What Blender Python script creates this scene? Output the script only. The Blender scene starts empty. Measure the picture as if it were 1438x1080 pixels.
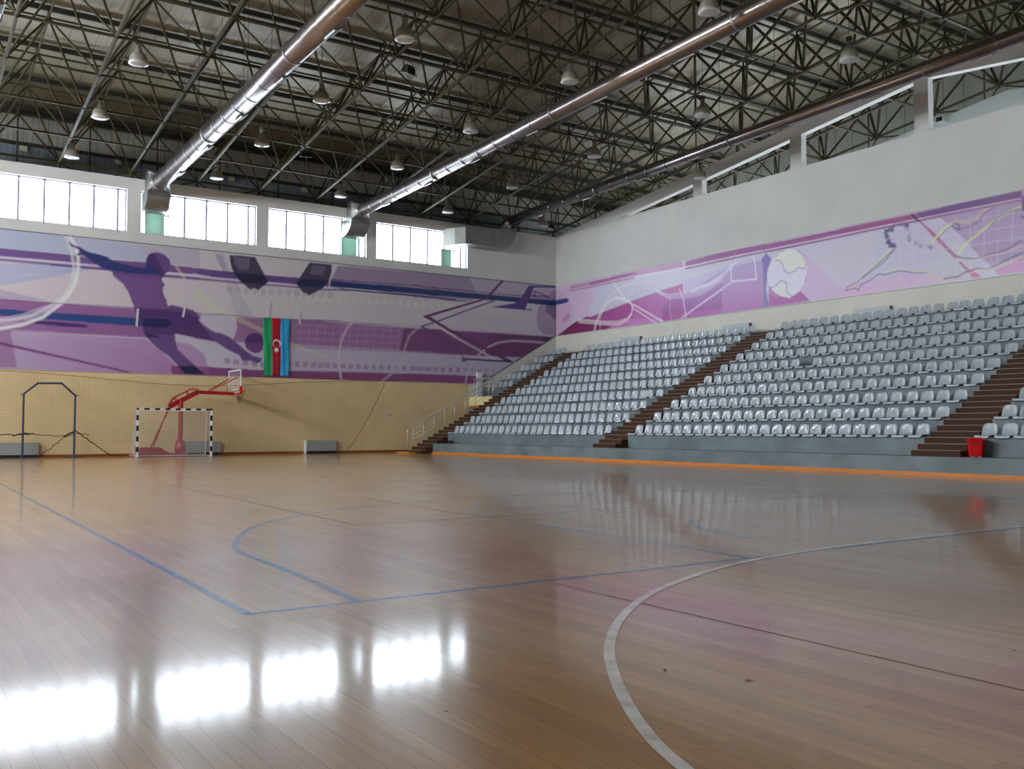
import bpy, bmesh, math, random
import numpy as np
from mathutils import Vector, Matrix
random.seed(7)
SC = bpy.context.scene
COL = SC.collection
V = Vector

# ---------------------------------------------------------------- camera
FOCAL = 1329.0          # focal length in pixels of the 1438 px wide frame
YAW, PITCH = math.radians(33.8), math.radians(2.682)
cam_data = bpy.data.cameras.new('camera')
cam = bpy.data.objects.new('camera', cam_data)
COL.objects.link(cam)
cam_data.sensor_fit = 'HORIZONTAL'
cam_data.sensor_width = 36.0
cam_data.lens = 36.0 * FOCAL / 1438.0
cam_data.clip_end = 300
cam.location = (0, 0, 1.2)
cam.rotation_euler = (math.radians(90) + PITCH, 0, -YAW)
SC.camera = cam

# ---------------------------------------------------------------- view, world
SC.view_settings.view_transform = 'Standard'
SC.view_settings.look = 'None'
SC.view_settings.exposure = 0.75
SC.view_settings.gamma = 1.0
SC.view_settings.use_curve_mapping = False
world = bpy.data.worlds.new('overcast_sky')
SC.world = world
world.use_nodes = True
world.node_tree.nodes['Background'].inputs[0].default_value = (0.80, 0.88, 1.0, 1)
world.node_tree.nodes['Background'].inputs[1].default_value = 2.0

# daylight strength of the glazing (overcast sky seen through translucent panes)
GLOW_BACK = 7.5     # clerestory of the far wall
FILL_FRONT = .8    # unseen clerestory assumed in the near wall, added for fill light
GLOW_LEFT = 34.0     # high windows of the left wall
GLOW_OUTER = 7.0    # windows of the corridor behind the right wall

# ---------------------------------------------------------------- layout of the hall (metres)
YB = 44.2        # far wall
YF = -2.4        # near wall
XR = 32.68       # right wall behind the seats
XL = -11.5       # left wall
XO = 38.9        # outer gable wall on the right
RIDGE = 20.9
MOD = 2.94       # module of the roof grid
def zlow(y): return 15.46 - 0.12 * abs(y - RIDGE)      # lower layer of the space frame
DEPTH = 2.4
def ztop(y): return zlow(y) + DEPTH
def zdeck(y): return zlow(y) + DEPTH + 0.5

# ---------------------------------------------------------------- helpers
def lin(c):
    c = c / 255.0
    return c / 12.92 if c <= 0.04045 else ((c + 0.055) / 1.055) ** 2.4
def rgb(r, g, b, k=1.0):
    return (min(lin(r) * k, .95), min(lin(g) * k, .95), min(lin(b) * k, .95), 1)

def mat(name, color, rough=.6, metal=0.0, spec=.5, bump=None, var=None, coat=0.0, emit=None):
    m = bpy.data.materials.new(name); m.use_nodes = True
    nt = m.node_tree; n = nt.nodes; b = n['Principled BSDF']
    b.inputs['Base Color'].default_value = color
    b.inputs['Roughness'].default_value = rough
    b.inputs['Metallic'].default_value = metal
    b.inputs['Specular IOR Level'].default_value = spec
    b.inputs['Coat Weight'].default_value = coat
    if emit:
        b.inputs['Emission Color'].default_value = emit[0]
        b.inputs['Emission Strength'].default_value = emit[1]
    tc = None
    if var or bump:
        tc = n.new('ShaderNodeTexCoord')
    if var:     # (scale, amount): soft blotches
        nz = n.new('ShaderNodeTexNoise'); nz.inputs['Scale'].default_value = var[0]
        nz.inputs['Detail'].default_value = 6
        nt.links.new(tc.outputs['Object'], nz.inputs['Vector'])
        mr = n.new('ShaderNodeMapRange')
        mr.inputs['From Min'].default_value = .3; mr.inputs['From Max'].default_value = .7
        mr.inputs['To Min'].default_value = 1 - var[1]; mr.inputs['To Max'].default_value = 1 + var[1]
        nt.links.new(nz.outputs['Fac'], mr.inputs['Value'])
        mx = n.new('ShaderNodeVectorMath'); mx.operation = 'SCALE'
        mx.inputs[0].default_value = color[:3]
        nt.links.new(mr.outputs[0], mx.inputs['Scale'])
        nt.links.new(mx.outputs[0], b.inputs['Base Color'])
    if bump:    # (scale, strength)
        nb = n.new('ShaderNodeTexNoise'); nb.inputs['Scale'].default_value = bump[0]
        nt.links.new(tc.outputs['Object'], nb.inputs['Vector'])
        bp = n.new('ShaderNodeBump'); bp.inputs['Strength'].default_value = bump[1]
        bp.inputs['Distance'].default_value = .02
        nt.links.new(nb.outputs['Fac'], bp.inputs['Height'])
        nt.links.new(bp.outputs[0], b.inputs['Normal'])
    return m

def obj(name, bm, mats, parent=None, smooth=False, loc=None):
    me = bpy.data.meshes.new(name)
    bmesh.ops.recalc_face_normals(bm, faces=bm.faces)
    bm.to_mesh(me); bm.free()
    if not isinstance(mats, (list, tuple)): mats = [mats]
    for m in mats: me.materials.append(m)
    if smooth:
        for p in me.polygons: p.use_smooth = True
    o = bpy.data.objects.new(name, me); COL.objects.link(o)
    if parent: o.parent = parent
    if loc: o.location = loc
    return o

def tag(o, label=None, cat=None, group=None, kind=None):
    if label: o['label'] = label
    if cat: o['category'] = cat
    if group: o['group'] = group
    if kind: o['kind'] = kind
    return o

def thing(name, label, cat, loc=(0, 0, 0), rz=0, group=None):
    o = bpy.data.objects.new(name, None); COL.objects.link(o)
    o.empty_display_size = .1
    o.location = loc; o.rotation_euler = (0, 0, rz)
    return tag(o, label, cat, group)

def struct(name, bm, m, label=None, parent=None, smooth=False):
    o = obj(name, bm, m, parent, smooth)
    if not parent:
        o['kind'] = 'structure'
        if label: o['label'] = label
    return o

def copy_tree(o, parent=None):
    c = o.copy(); COL.objects.link(c); c.parent = parent
    for ch in list(o.children): copy_tree(ch, c)
    return c

def box(bm, x0, x1, y0, y1, z0, z1, mi=0):
    vs = [bm.verts.new((x, y, z)) for x in (x0, x1) for y in (y0, y1) for z in (z0, z1)]
    for f in ((0, 1, 3, 2), (4, 6, 7, 5), (0, 4, 5, 1), (2, 3, 7, 6), (0, 2, 6, 4), (1, 5, 7, 3)):
        fc = bm.faces.new([vs[i] for i in f]); fc.material_index = mi
def boxes(*bs):
    bm = bmesh.new()
    for b in bs: box(bm, *b)
    return bm

def tube(bm, p0, p1, r, n=8, r1=None, cap=True, mi=0):
    p0, p1 = V(p0), V(p1); d = p1 - p0
    if d.length < 1e-6: return
    d.normalize()
    a = d.orthogonal().normalized(); b = d.cross(a)
    r1 = r if r1 is None else r1
    A = [bm.verts.new(p0 + (a * math.cos(t) + b * math.sin(t)) * r) for t in [2 * math.pi * i / n for i in range(n)]]
    B = [bm.verts.new(p1 + (a * math.cos(t) + b * math.sin(t)) * r1) for t in [2 * math.pi * i / n for i in range(n)]]
    for i in range(n):
        f = bm.faces.new((A[i], A[(i + 1) % n], B[(i + 1) % n], B[i])); f.material_index = mi
    if cap:
        bm.faces.new(A[::-1]).material_index = mi; bm.faces.new(B).material_index = mi

def pipe(bm, pts, r, n=8, mi=0):
    """continuous pipe along a polyline, mitred joints"""
    pts = [V(p) for p in pts]; rings = []; prev = None
    for i, p in enumerate(pts):
        if i == 0: d = pts[1] - p
        elif i == len(pts) - 1: d = p - pts[-2]
        else: d = (pts[i + 1] - p).normalized() + (p - pts[i - 1]).normalized()
        d.normalize()
        a = d.orthogonal().normalized() if prev is None else (prev - d * prev.dot(d)).normalized()
        prev = a; b = d.cross(a)
        rr = r[i] if isinstance(r, (list, tuple)) else r
        rings.append([bm.verts.new(p + (a * math.cos(t) + b * math.sin(t)) * rr) for t in [2 * math.pi * k / n for k in range(n)]])
    for A, B in zip(rings, rings[1:]):
        for i in range(n):
            bm.faces.new((A[i], A[(i + 1) % n], B[(i + 1) % n], B[i])).material_index = mi
    bm.faces.new(rings[0][::-1]).material_index = mi; bm.faces.new(rings[-1]).material_index = mi

def lathe(bm, prof, n=20, mi=0, cx=0, cy=0):
    """prof: list of (radius, z)"""
    rings = []
    for r, z in prof:
        rings.append([bm.verts.new((cx + r * math.cos(2 * math.pi * i / n), cy + r * math.sin(2 * math.pi * i / n), z)) for i in range(n)])
    for A, B in zip(rings, rings[1:]):
        for i in range(n):
            bm.faces.new((A[i], A[(i + 1) % n], B[(i + 1) % n], B[i])).material_index = mi

def prism(bm, poly, axis, a0, a1, mi=0):
    """extrude a polygon: axis 'x' -> poly is (y,z); 'y' -> (x,z); 'z' -> (x,y)"""
    def P(p, a):
        return {'x': (a, p[0], p[1]), 'y': (p[0], a, p[1]), 'z': (p[0], p[1], a)}[axis]
    A = [bm.verts.new(P(p, a0)) for p in poly]; B = [bm.verts.new(P(p, a1)) for p in poly]
    n = len(poly)
    for i in range(n):
        bm.faces.new((A[i], A[(i + 1) % n], B[(i + 1) % n], B[i])).material_index = mi
    bm.faces.new(A[::-1]).material_index = mi; bm.faces.new(B).material_index = mi

def bar(bm, p0, p1, w, h, mi=0):
    """rectangular bar between two points"""
    p0, p1 = V(p0), V(p1); d = (p1 - p0).normalized()
    up = V((0, 0, 1)) if abs(d.z) < .95 else V((0, 1, 0))
    s = d.cross(up).normalized(); u = s.cross(d)
    q = [(s * w / 2 * i + u * h / 2 * j) for i, j in ((-1, -1), (1, -1), (1, 1), (-1, 1))]
    A = [bm.verts.new(p0 + k) for k in q]; B = [bm.verts.new(p1 + k) for k in q]
    for i in range(4):
        bm.faces.new((A[i], A[(i + 1) % 4], B[(i + 1) % 4], B[i])).material_index = mi
    bm.faces.new(A[::-1]).material_index = mi; bm.faces.new(B).material_index = mi

CAMP = V((0, 0, 1.2))
FW = V((math.sin(YAW) * math.cos(PITCH), math.cos(YAW) * math.cos(PITCH), math.sin(PITCH)))
RT = V((math.cos(YAW), -math.sin(YAW), 0))
def in_view(p, m=60):
    """True where the photograph could show the point (used only to decide what to build)"""
    q = V(p) - CAMP; w = q.dot(FW)
    if w < .5: return False
    x = 719 + FOCAL * q.dot(RT) / w; y = 540 - FOCAL * q.dot(RT.cross(FW)) / w
    return -m < x < 1438 + m and -m < y < 1080 + m

# ---------------------------------------------------------------- materials
WALLC = rgb(226, 226, 218)
M = {}
M['white'] = mat('white_plaster', rgb(212, 212, 208), .75, var=(.6, .05), bump=(30, .15))
M['cream'] = mat('cream_plaster', rgb(222, 220, 208), .7, var=(.8, .04))
M['steel'] = mat('painted_truss_steel', rgb(62, 57, 34), .55, spec=.35)
M['steel2'] = mat('purlin_steel', rgb(46, 43, 34), .6)
M['galv'] = mat('galvanised_duct', rgb(156, 146, 144), .24, metal=.92, var=(3, .1))
M['galv_rect'] = mat('sheet_metal', rgb(150, 150, 146), .38, metal=.85, var=(2, .15))
M['dark'] = mat('dark_metal', rgb(28, 28, 32), .5)
M['black'] = mat('black_paint', rgb(18, 18, 22), .45)
M['whitep'] = mat('white_paint', rgb(225, 225, 225), .4)
M['red'] = mat('red_paint', rgb(165, 20, 28), .35)
M['redplastic'] = mat('red_plastic', rgb(200, 2, 6), .4, spec=.3)
M['redtrim'] = mat('red_brown_skirting', rgb(150, 78, 36), .4, var=(5, .12))
M['orange'] = mat('orange_wood_trim', rgb(206, 124, 48), .35, var=(4, .12))
M['conc'] = mat('grey_painted_concrete', rgb(104, 116, 120), .5, var=(.9, .3), bump=(20, .1))
M['tile'] = mat('brown_granite_tile', rgb(66, 42, 27), .65, spec=.2, var=(60, .35))
M['tile_edge'] = mat('step_edge', rgb(138, 124, 104), .4)
M['seat'] = mat('grey_plastic', rgb(170, 178, 185), .18, spec=.5, coat=.6)
M['inox'] = mat('stainless_steel', rgb(205, 203, 196), .35, metal=.5)
M['blue'] = mat('blue_paint', rgb(44, 60, 92), .45)
M['cord'] = mat('white_cord', rgb(215, 212, 205), .8)
M['rope'] = mat('dark_rope', rgb(66, 58, 40), .9)
M['netc'] = mat('net_twine', rgb(120, 100, 62), .9)
M['rad'] = mat('radiator_enamel', rgb(160, 165, 165), .5)
M['glass'] = mat('lamp_glass', rgb(200, 205, 205), .12, spec=.8)
M['lampbell'] = mat('lamp_reflector', rgb(140, 136, 122), .35, spec=.6)
M['lampbody'] = mat('lamp_housing', rgb(140, 138, 128), .4)
M['lampbrown'] = mat('lamp_cap', rgb(90, 64, 52), .5)
M['greenpane'] = mat('green_tinted_board', (.3, .4, .35, 1), .4)
def make_translucent(m, col):
    nt, n, b = nodes_of(m); tr = n.new('ShaderNodeBsdfTranslucent'); tr.inputs['Color'].default_value = col
    ad = n.new('ShaderNodeAddShader'); out = n['Material Output']
    nt.links.new(b.outputs[0], ad.inputs[0]); nt.links.new(tr.outputs[0], ad.inputs[1]); nt.links.new(ad.outputs[0], out.inputs['Surface'])
M['dirt'] = mat('dark_scuff', rgb(58, 44, 32), .8)

def glow(name, strength, col=(.86, .93, 1.0, 1)):
    m = bpy.data.materials.new(name); m.use_nodes = True
    b = m.node_tree.nodes['Principled BSDF']
    b.inputs['Base Color'].default_value = (.8, .8, .8, 1)
    b.inputs['Roughness'].default_value = .3
    b.inputs['Emission Color'].default_value = col
    b.inputs['Emission Strength'].default_value = strength
    return m
M['pane_back'] = glow('daylit_pane_back', GLOW_BACK, (.76, .88, 1.0, 1))
M['fill_pane_front'] = glow('added_pane_front', FILL_FRONT)
M['pane_left'] = glow('daylit_pane_left', GLOW_LEFT)
M['pane_outer'] = glow('daylit_pane_outer', GLOW_OUTER)

def nodes_of(m):
    nt = m.node_tree
    return nt, nt.nodes, nt.nodes['Principled BSDF']
def math_node(nt, op, a=None, b=None):
    n = nt.nodes.new('ShaderNodeMath'); n.operation = op
    for i, x in enumerate((a, b)):
        if x is None: continue
        if isinstance(x, (int, float)): n.inputs[i].default_value = x
        else: nt.links.new(x, n.inputs[i])
    return n.outputs[0]

# lacquered strip floor: boards run along y
def floor_material():
    m = bpy.data.materials.new('lacquered_wood_floor'); m.use_nodes = True
    nt, n, b = nodes_of(m)
    tc = n.new('ShaderNodeTexCoord')
    mp = n.new('ShaderNodeMapping'); mp.inputs['Rotation'].default_value = (0, 0, math.radians(90))
    nt.links.new(tc.outputs['Object'], mp.inputs['Vector'])
    br = n.new('ShaderNodeTexBrick')
    br.inputs['Scale'].default_value = 1.0
    br.inputs['Brick Width'].default_value = 1.9
    br.inputs['Row Height'].default_value = .085
    br.inputs['Mortar Size'].default_value = .0016
    br.inputs['Mortar Smooth'].default_value = .3
    br.inputs['Bias'].default_value = 0
    br.offset = .37; br.offset_frequency = 2
    br.inputs['Color1'].default_value = (0, 0, 0, 1); br.inputs['Color2'].default_value = (1, 1, 1, 1)
    br.inputs['Mortar'].default_value = (.5, .5, .5, 1)
    nt.links.new(mp.outputs[0], br.inputs['Vector'])
    cr = n.new('ShaderNodeValToRGB')
    cr.color_ramp.elements[0].color = rgb(166, 120, 66); cr.color_ramp.elements[1].color = rgb(186, 140, 84)
    e = cr.color_ramp.elements.new(.5); e.color = rgb(177, 131, 74)
    nt.links.new(br.outputs['Color'], cr.inputs['Fac'])
    # grain stretched along the boards
    mg = n.new('ShaderNodeMapping'); mg.inputs['Scale'].default_value = (26, 1.1, 1)
    nt.links.new(tc.outputs['Object'], mg.inputs['Vector'])
    ng = n.new('ShaderNodeTexNoise'); ng.inputs['Scale'].default_value = 1.5; ng.inputs['Detail'].default_value = 5
    nt.links.new(mg.outputs[0], ng.inputs['Vector'])
    mr = n.new('ShaderNodeMapRange'); mr.inputs['From Min'].default_value = .3; mr.inputs['From Max'].default_value = .7
    mr.inputs['To Min'].default_value = .86; mr.inputs['To Max'].default_value = 1.1
    nt.links.new(ng.outputs['Fac'], mr.inputs['Value'])
    mx = n.new('ShaderNodeVectorMath'); mx.operation = 'SCALE'
    nt.links.new(cr.outputs[0], mx.inputs[0]); nt.links.new(mr.outputs[0], mx.inputs['Scale'])
    # seams
    sm = n.new('ShaderNodeMix'); sm.data_type = 'RGBA'; sm.blend_type = 'MIX'
    nt.links.new(br.outputs['Fac'], sm.inputs['Factor'])
    nt.links.new(mx.outputs[0], sm.inputs[6]); sm.inputs[7].default_value = rgb(104, 70, 44)
    # dark knots and scuffs
    mk = n.new('ShaderNodeMapping'); mk.inputs['Scale'].default_value = (3.4, 1.1, 1)
    nt.links.new(tc.outputs['Object'], mk.inputs['Vector'])
    nk = n.new('ShaderNodeTexNoise'); nk.inputs['Scale'].default_value = 4.0; nk.inputs['Detail'].default_value = 2
    nt.links.new(mk.outputs[0], nk.inputs['Vector'])
    kr = n.new('ShaderNodeMapRange'); kr.inputs['From Min'].default_value = .71; kr.inputs['From Max'].default_value = .78
    kr.inputs['To Min'].default_value = 0; kr.inputs['To Max'].default_value = .55
    nt.links.new(nk.outputs['Fac'], kr.inputs['Value'])
    km = n.new('ShaderNodeMix'); km.data_type = 'RGBA'
    nt.links.new(kr.outputs[0], km.inputs['Factor'])
    nt.links.new(sm.outputs[2], km.inputs[6]); km.inputs[7].default_value = rgb(92, 66, 48)
    nt.links.new(km.outputs[2], b.inputs['Base Color'])
    b.inputs['Roughness'].default_value = .2
    b.inputs['Specular IOR Level'].default_value = 1.0
    b.inputs['Coat Weight'].default_value = .75; b.inputs['Coat Roughness'].default_value = .09; b.inputs['Coat IOR'].default_value = 1.5
    # slight cupping of the boards + wear in the gloss
    wr = n.new('ShaderNodeTexNoise'); wr.inputs['Scale'].default_value = .55; wr.inputs['Detail'].default_value = 8
    nt.links.new(tc.outputs['Object'], wr.inputs['Vector'])
    rr = n.new('ShaderNodeMapRange'); rr.inputs['From Min'].default_value = .3; rr.inputs['From Max'].default_value = .7
    rr.inputs['To Min'].default_value = .29; rr.inputs['To Max'].default_value = .38; rr.clamp = True
    nt.links.new(wr.outputs['Fac'], rr.inputs['Value'])
    nt.links.new(rr.outputs[0], b.inputs['Roughness'])
    nw = n.new('ShaderNodeTexNoise'); nw.inputs['Scale'].default_value = 1.1; nw.inputs['Detail'].default_value = 1.5
    nt.links.new(tc.outputs['Object'], nw.inputs['Vector'])
    bs2 = nw.outputs['Fac']
    bp = n.new('ShaderNodeBump'); bp.inputs['Strength'].default_value = 1.0; bp.inputs['Distance'].default_value = .0007
    nt.links.new(bs2, bp.inputs['Height']); nt.links.new(bp.outputs[0], b.inputs['Normal']); nt.links.new(bp.outputs[0], b.inputs['Coat Normal'])
    return m
make_translucent(M['greenpane'], (.10, .14, .12, 1))
M['floor'] = floor_material()

# ribbed sheet: ribs vary along one axis
def ribbed(name, col, axis, pitch, rough, metal=.0, var=.12, strength=.5, seam=.6):
    m = bpy.data.materials.new(name); m.use_nodes = True
    nt, n, b = nodes_of(m)
    tc = n.new('ShaderNodeTexCoord'); sp = n.new('ShaderNodeSeparateXYZ')
    nt.links.new(tc.outputs['Object'], sp.inputs[0])
    c = sp.outputs[axis]
    fr = math_node(nt, 'FRACT', math_node(nt, 'DIVIDE', c, pitch))
    rib = math_node(nt, 'ABSOLUTE', math_node(nt, 'SUBTRACT', fr, .5))
    near = math_node(nt, 'GREATER_THAN', rib, .47)
    nz = n.new('ShaderNodeTexNoise'); nz.inputs['Scale'].default_value = .7; nz.inputs['Detail'].default_value = 5
    nt.links.new(tc.outputs['Object'], nz.inputs['Vector'])
    mr = n.new('ShaderNodeMapRange'); mr.inputs['From Min'].default_value = .3; mr.inputs['From Max'].default_value = .7
    mr.inputs['To Min'].default_value = 1 - var; mr.inputs['To Max'].default_value = 1 + var
    nt.links.new(nz.outputs['Fac'], mr.inputs['Value'])
    k = math_node(nt, 'MULTIPLY', mr.outputs[0], math_node(nt, 'SUBTRACT', 1.0, math_node(nt, 'MULTIPLY', near, 1 - seam)))
    mx = n.new('ShaderNodeVectorMath'); mx.operation = 'SCALE'; mx.inputs[0].default_value = col[:3]
    nt.links.new(k, mx.inputs['Scale']); nt.links.new(mx.outputs[0], b.inputs['Base Color'])
    fine = math_node(nt, 'SINE', math_node(nt, 'MULTIPLY', c, 2 * math.pi / (pitch / 4)))
    bp = n.new('ShaderNodeBump'); bp.inputs['Strength'].default_value = strength; bp.inputs['Distance'].default_value = .02
    nt.links.new(fine, bp.inputs['Height']); nt.links.new(bp.outputs[0], b.inputs['Normal'])
    b.inputs['Roughness'].default_value = rough; b.inputs['Metallic'].default_value = metal
    return m
M['deck'] = ribbed('roof_sheet', rgb(134, 124, 103), 0, .95, .4, metal=.22, var=.14, strength=.12, seam=.6)
M['clad'] = ribbed('wall_cladding', rgb(158, 155, 144), 0, 1.0, .6, var=.1, strength=.3)
M['clad_low'] = ribbed('lower_cladding', rgb(126, 136, 142), 0, 1.0, .6, var=.1, strength=.3)
M['clad_side'] = ribbed('side_cladding', rgb(138, 140, 130), 1, 1.0, .6, var=.1, strength=.3)

# yellow textured paint
M['yellow'] = mat('yellow_plaster', rgb(224, 200, 152), .6, var=(1.1, .06), bump=(60, .25))
# ================================================================ SETTING
# floor
bm = bmesh.new(); box(bm, XL, XR, YF, YB, -.12, 0)
struct('floor', bm, M['floor'], 'lacquered wooden strip floor of the sports hall')
bm = boxes((XR, XO + 2.2, YF - 2, YB + 2.2, 7.8, 8.0))
struct('floor_corridor', bm, M['conc'], 'corridor slab behind the right wall')

# far wall with window openings
WT = .35
WX = [(-8.01, -2.7), (-2.16, 3.12), (3.69, 8.97), (9.54, 14.85), (15.43, 20.6), (21.16, 26.65)]
WZ0, WZ1 = 9.97, 11.88
WALLTOP = 12.4
def wall_y(bm, y0, y1, x0, x1, zt, wins, wz0, wz1):
    box(bm, x0, x1, y0, y1, 0, wz0); box(bm, x0, x1, y0, y1, wz1, zt)
    xs = [x0] + [v for w in wins for v in w] + [x1]
    for i in range(0, len(xs), 2): box(bm, xs[i], xs[i + 1], y0, y1, wz0, wz1)
bm = bmesh.new(); wall_y(bm, YB, YB + WT, XL, XR + .3, WALLTOP, WX, WZ0, WZ1)
struct('wall_back', bm, M['white'], 'white far wall with a row of clerestory windows')
# yellow lower part of the far wall (painted dado, proud of the wall by a few mm)
bm = boxes((XL, 26.75, YB - .012, YB, 0, 3.66))
struct('wall_back_dado', bm, M['yellow'], 'yellow painted lower part of the far wall')
bm = bmesh.new(); prism(bm, [(26.75, 2.95), (26.75, 3.66), (27.45, 3.66), (XR, 6.62), (XR, 5.3), (31.4, 4.8)], 'y', YB - .010, YB)
struct('wall_back_stair_dado', bm, M['cream'], 'cream painted part of the far wall following the seats')

# near wall, behind the camera
bm = bmesh.new(); wall_y(bm, YF - WT, YF, XL, XR, WALLTOP, WX, WZ0, WZ1)
struct('wall_front', bm, M['white'])
# left wall with high windows
LY = [(YF + 3.1 + i * 5.9, YF + 8.4 + i * 5.9) for i in range(2, 8) if YF + 8.4 + i * 5.9 < YB]
bm = bmesh.new()
LZ0, LZ1 = 9.97, 11.88
box(bm, XL - WT, XL, YF, YB, 0, LZ0)
prism(bm, [(YF, LZ1), (YB, LZ1), (YB, zlow(YB) - .2), (RIDGE, zlow(RIDGE) - .3), (YF, zlow(YF) - .3)], 'x', XL - WT, XL)
ys = [YF] + [v for w in LY for v in w] + [YB]
for i in range(0, len(ys), 2): box(bm, XL - WT, XL, ys[i], ys[i + 1], LZ0, LZ1)
struct('wall_left', bm, M['white'])
bm = boxes((XL, XL + .01, YF, YB, 0, 3.6))
struct('wall_left_dado', bm, M['yellow'])

# right wall with stepped openings under a sloping beam
SILL = 12.45
def head(y): return 14.52 - .117 * abs(y - 20.84) - .0
def beamtop(y): return 15.02 - .112 * abs(y - 20.84)
OP = [(32.97, 38.6), (27.07, 32.37), (21.13, 26.46), (15.25, 20.53), (9.35, 14.65), (3.4, 8.75)]
bm = bmesh.new(); T = .32
box(bm, XR, XR + T, YF, YB, 0, SILL)
def slab(y0, y1, zb):   # beam piece above: zb = lower edge function
    m = [y0] + ([RIDGE - .06] if y0 < RIDGE - .06 < y1 else []) + [y1]
    low = [(y, zb(y)) for y in m]; top = [(y, beamtop(y)) for y in reversed(m)]
    prism(bm, low + top, 'x', XR, XR + T)
ys = sorted([v for o in OP for v in o])
edges = [YF] + ys + [YB]
for i in range(0, len(edges), 2):
    slab(edges[i], edges[i + 1], lambda y: SILL)
for i in range(1, len(edges) - 1, 2):
    slab(edges[i], edges[i + 1], lambda y: max(head(y), SILL + .005))
struct('wall_right', bm, M['white'], 'white right wall with openings under a sloping beam')
bm = boxes((XR - .012, XR, YF, YB, 5.3, 6.57))
struct('wall_right_dado', bm, M['cream'], 'cream painted strip above the top row of seats')

# outer gable wall beyond the right wall, with corridor windows
bm = bmesh.new()
GZ = lambda y: zlow(y) - .11
OW = [(YF + 3.2 + i * 5.9, YF + 8.2 + i * 5.9) for i in range(7)]
box(bm, XO, XO + .3, YF, YB + 2, 7.8, 9.2)
prism(bm, [(YF, 11.6), (YB + 2, 11.6), (YB + 2, GZ(YB + 2)), (RIDGE, GZ(RIDGE)), (YF, GZ(YF))], 'x', XO, XO + .3)
ys = [YF] + [v for w in OW for v in w] + [YB + 2]
for i in range(0, len(ys), 2): box(bm, XO, XO + .3, ys[i], ys[i + 1], 9.2, 11.6)
bluish = mat('pale_blue_plaster', rgb(206, 212, 214), .7)
struct('wall_outer', bm, bluish, 'pale outer gable wall seen through the openings')

# metal cladding of the roof edges
bm = boxes((XL - 6, XO + 2.2, 46.2, 46.26, 13.75, zdeck(46.2)))
struct('wall_back_cladding', bm, M['clad'], 'ribbed grey metal cladding above the far wall')
bm = boxes((XL - 6, XO + 2.2, 46.19, 46.26, 12.1, 13.75))
struct('wall_back_cladding_low', bm, M['clad_low'], 'bluish lower strip of the metal cladding')
bm = boxes((XL - 6, XO + 2.2, 46.06, 46.19, 13.66, 13.8), (XL - 6, XO + 2.2, 46.0, 46.19, 15.05, 15.25))
struct('trim_1', bm, M['steel2'], 'steel girts of the cladding')
bm = boxes((XL - 6, XO + 2.2, YB + WT, 46.26, WALLTOP - .4, WALLTOP - .02))
struct('wall_back_ledge', bm, M['clad_low'])
bm = bmesh.new()
prism(bm, [(YF - 2, 11.6), (YB + 2, 11.6), (YB + 2, zdeck(YB + 2)), (RIDGE, zdeck(RIDGE)), (YF - 2, zdeck(YF - 2))], 'x', XO + 2.1, XO + 2.16)
struct('wall_side_cladding', bm, M['clad_side'], 'ribbed grey green cladding beyond the right wall')
bm = boxes((XL - 6, XO + 2.2, YF - 2.1, YF - 2, 12.0, zdeck(YF - 2)), (XL - 6, XO + 2.2, YF - 2.1, YF - WT, 12.0, 12.1))
struct('wall_front_cladding', bm, M['clad'])
bm = bmesh.new()
prism(bm, [(YF - 2, 11.6), (YB + 2, 11.6), (YB + 2, zdeck(YB + 2)), (RIDGE, zdeck(RIDGE)), (YF - 2, zdeck(YF - 2))], 'x', XL - 6, XL - 5.9)
struct('wall_left_cladding', bm, M['clad_side'])
bm = boxes((XL - 6, XL - WT, YF - 2, YB + 2, 11.5, 11.6))
struct('floor_left_ledge', bm, M['conc'])

# roof deck: two shallow slopes meeting at the ridge
bm = bmesh.new()
for y0, y1 in ((YF - 2.2, RIDGE), (RIDGE, YB + 2.3)):
    prism(bm, [(y0, zdeck(y0)), (y1, zdeck(y1)), (y1, zdeck(y1) + .08), (y0, zdeck(y0) + .08)], 'x', XL - 6.2, XO + 2.4)
struct('ceiling', bm, M['deck'], 'ribbed metal roof sheets above the space frame')

# skirtings
bm = boxes((XL, 26.7, YB - .035, YB - .013, 0, .11))
struct('baseboard_back', bm, M['redtrim'], 'red brown skirting of the far wall')
bm = bmesh.new(); prism(bm, [(22.4, 0), (22.4, .09), (22.452, .09), (22.452, 0)], 'y', YF, 40.46)
struct('baseboard_right', bm, M['orange'], 'orange wooden strip along the concrete kerb')
bm = boxes((21.45, 21.8, 41.0, 42.4, 0, .07))
struct('trim_2', bm, M['orange'], 'orange wooden strip before the first stair step')
bm = boxes((26.78, 26.86, 41.96, YB, 2.46, 2.93))
struct('trim_3', bm, mat('pale_yellow_plaster', rgb(232, 218, 158), .6), 'pale yellow edge of the stair landing')
bm = boxes((26.86, 27.78, 41.96, YB - .015, 2.6, 2.92))
struct('floor_landing', bm, M['conc'], 'grey landing beside the first staircase')
bm = boxes((26.80, 26.86, 41.96, YB - .015, 2.36, 2.46))
struct('trim_4', bm, M['orange'], 'orange strip under the landing')

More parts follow.
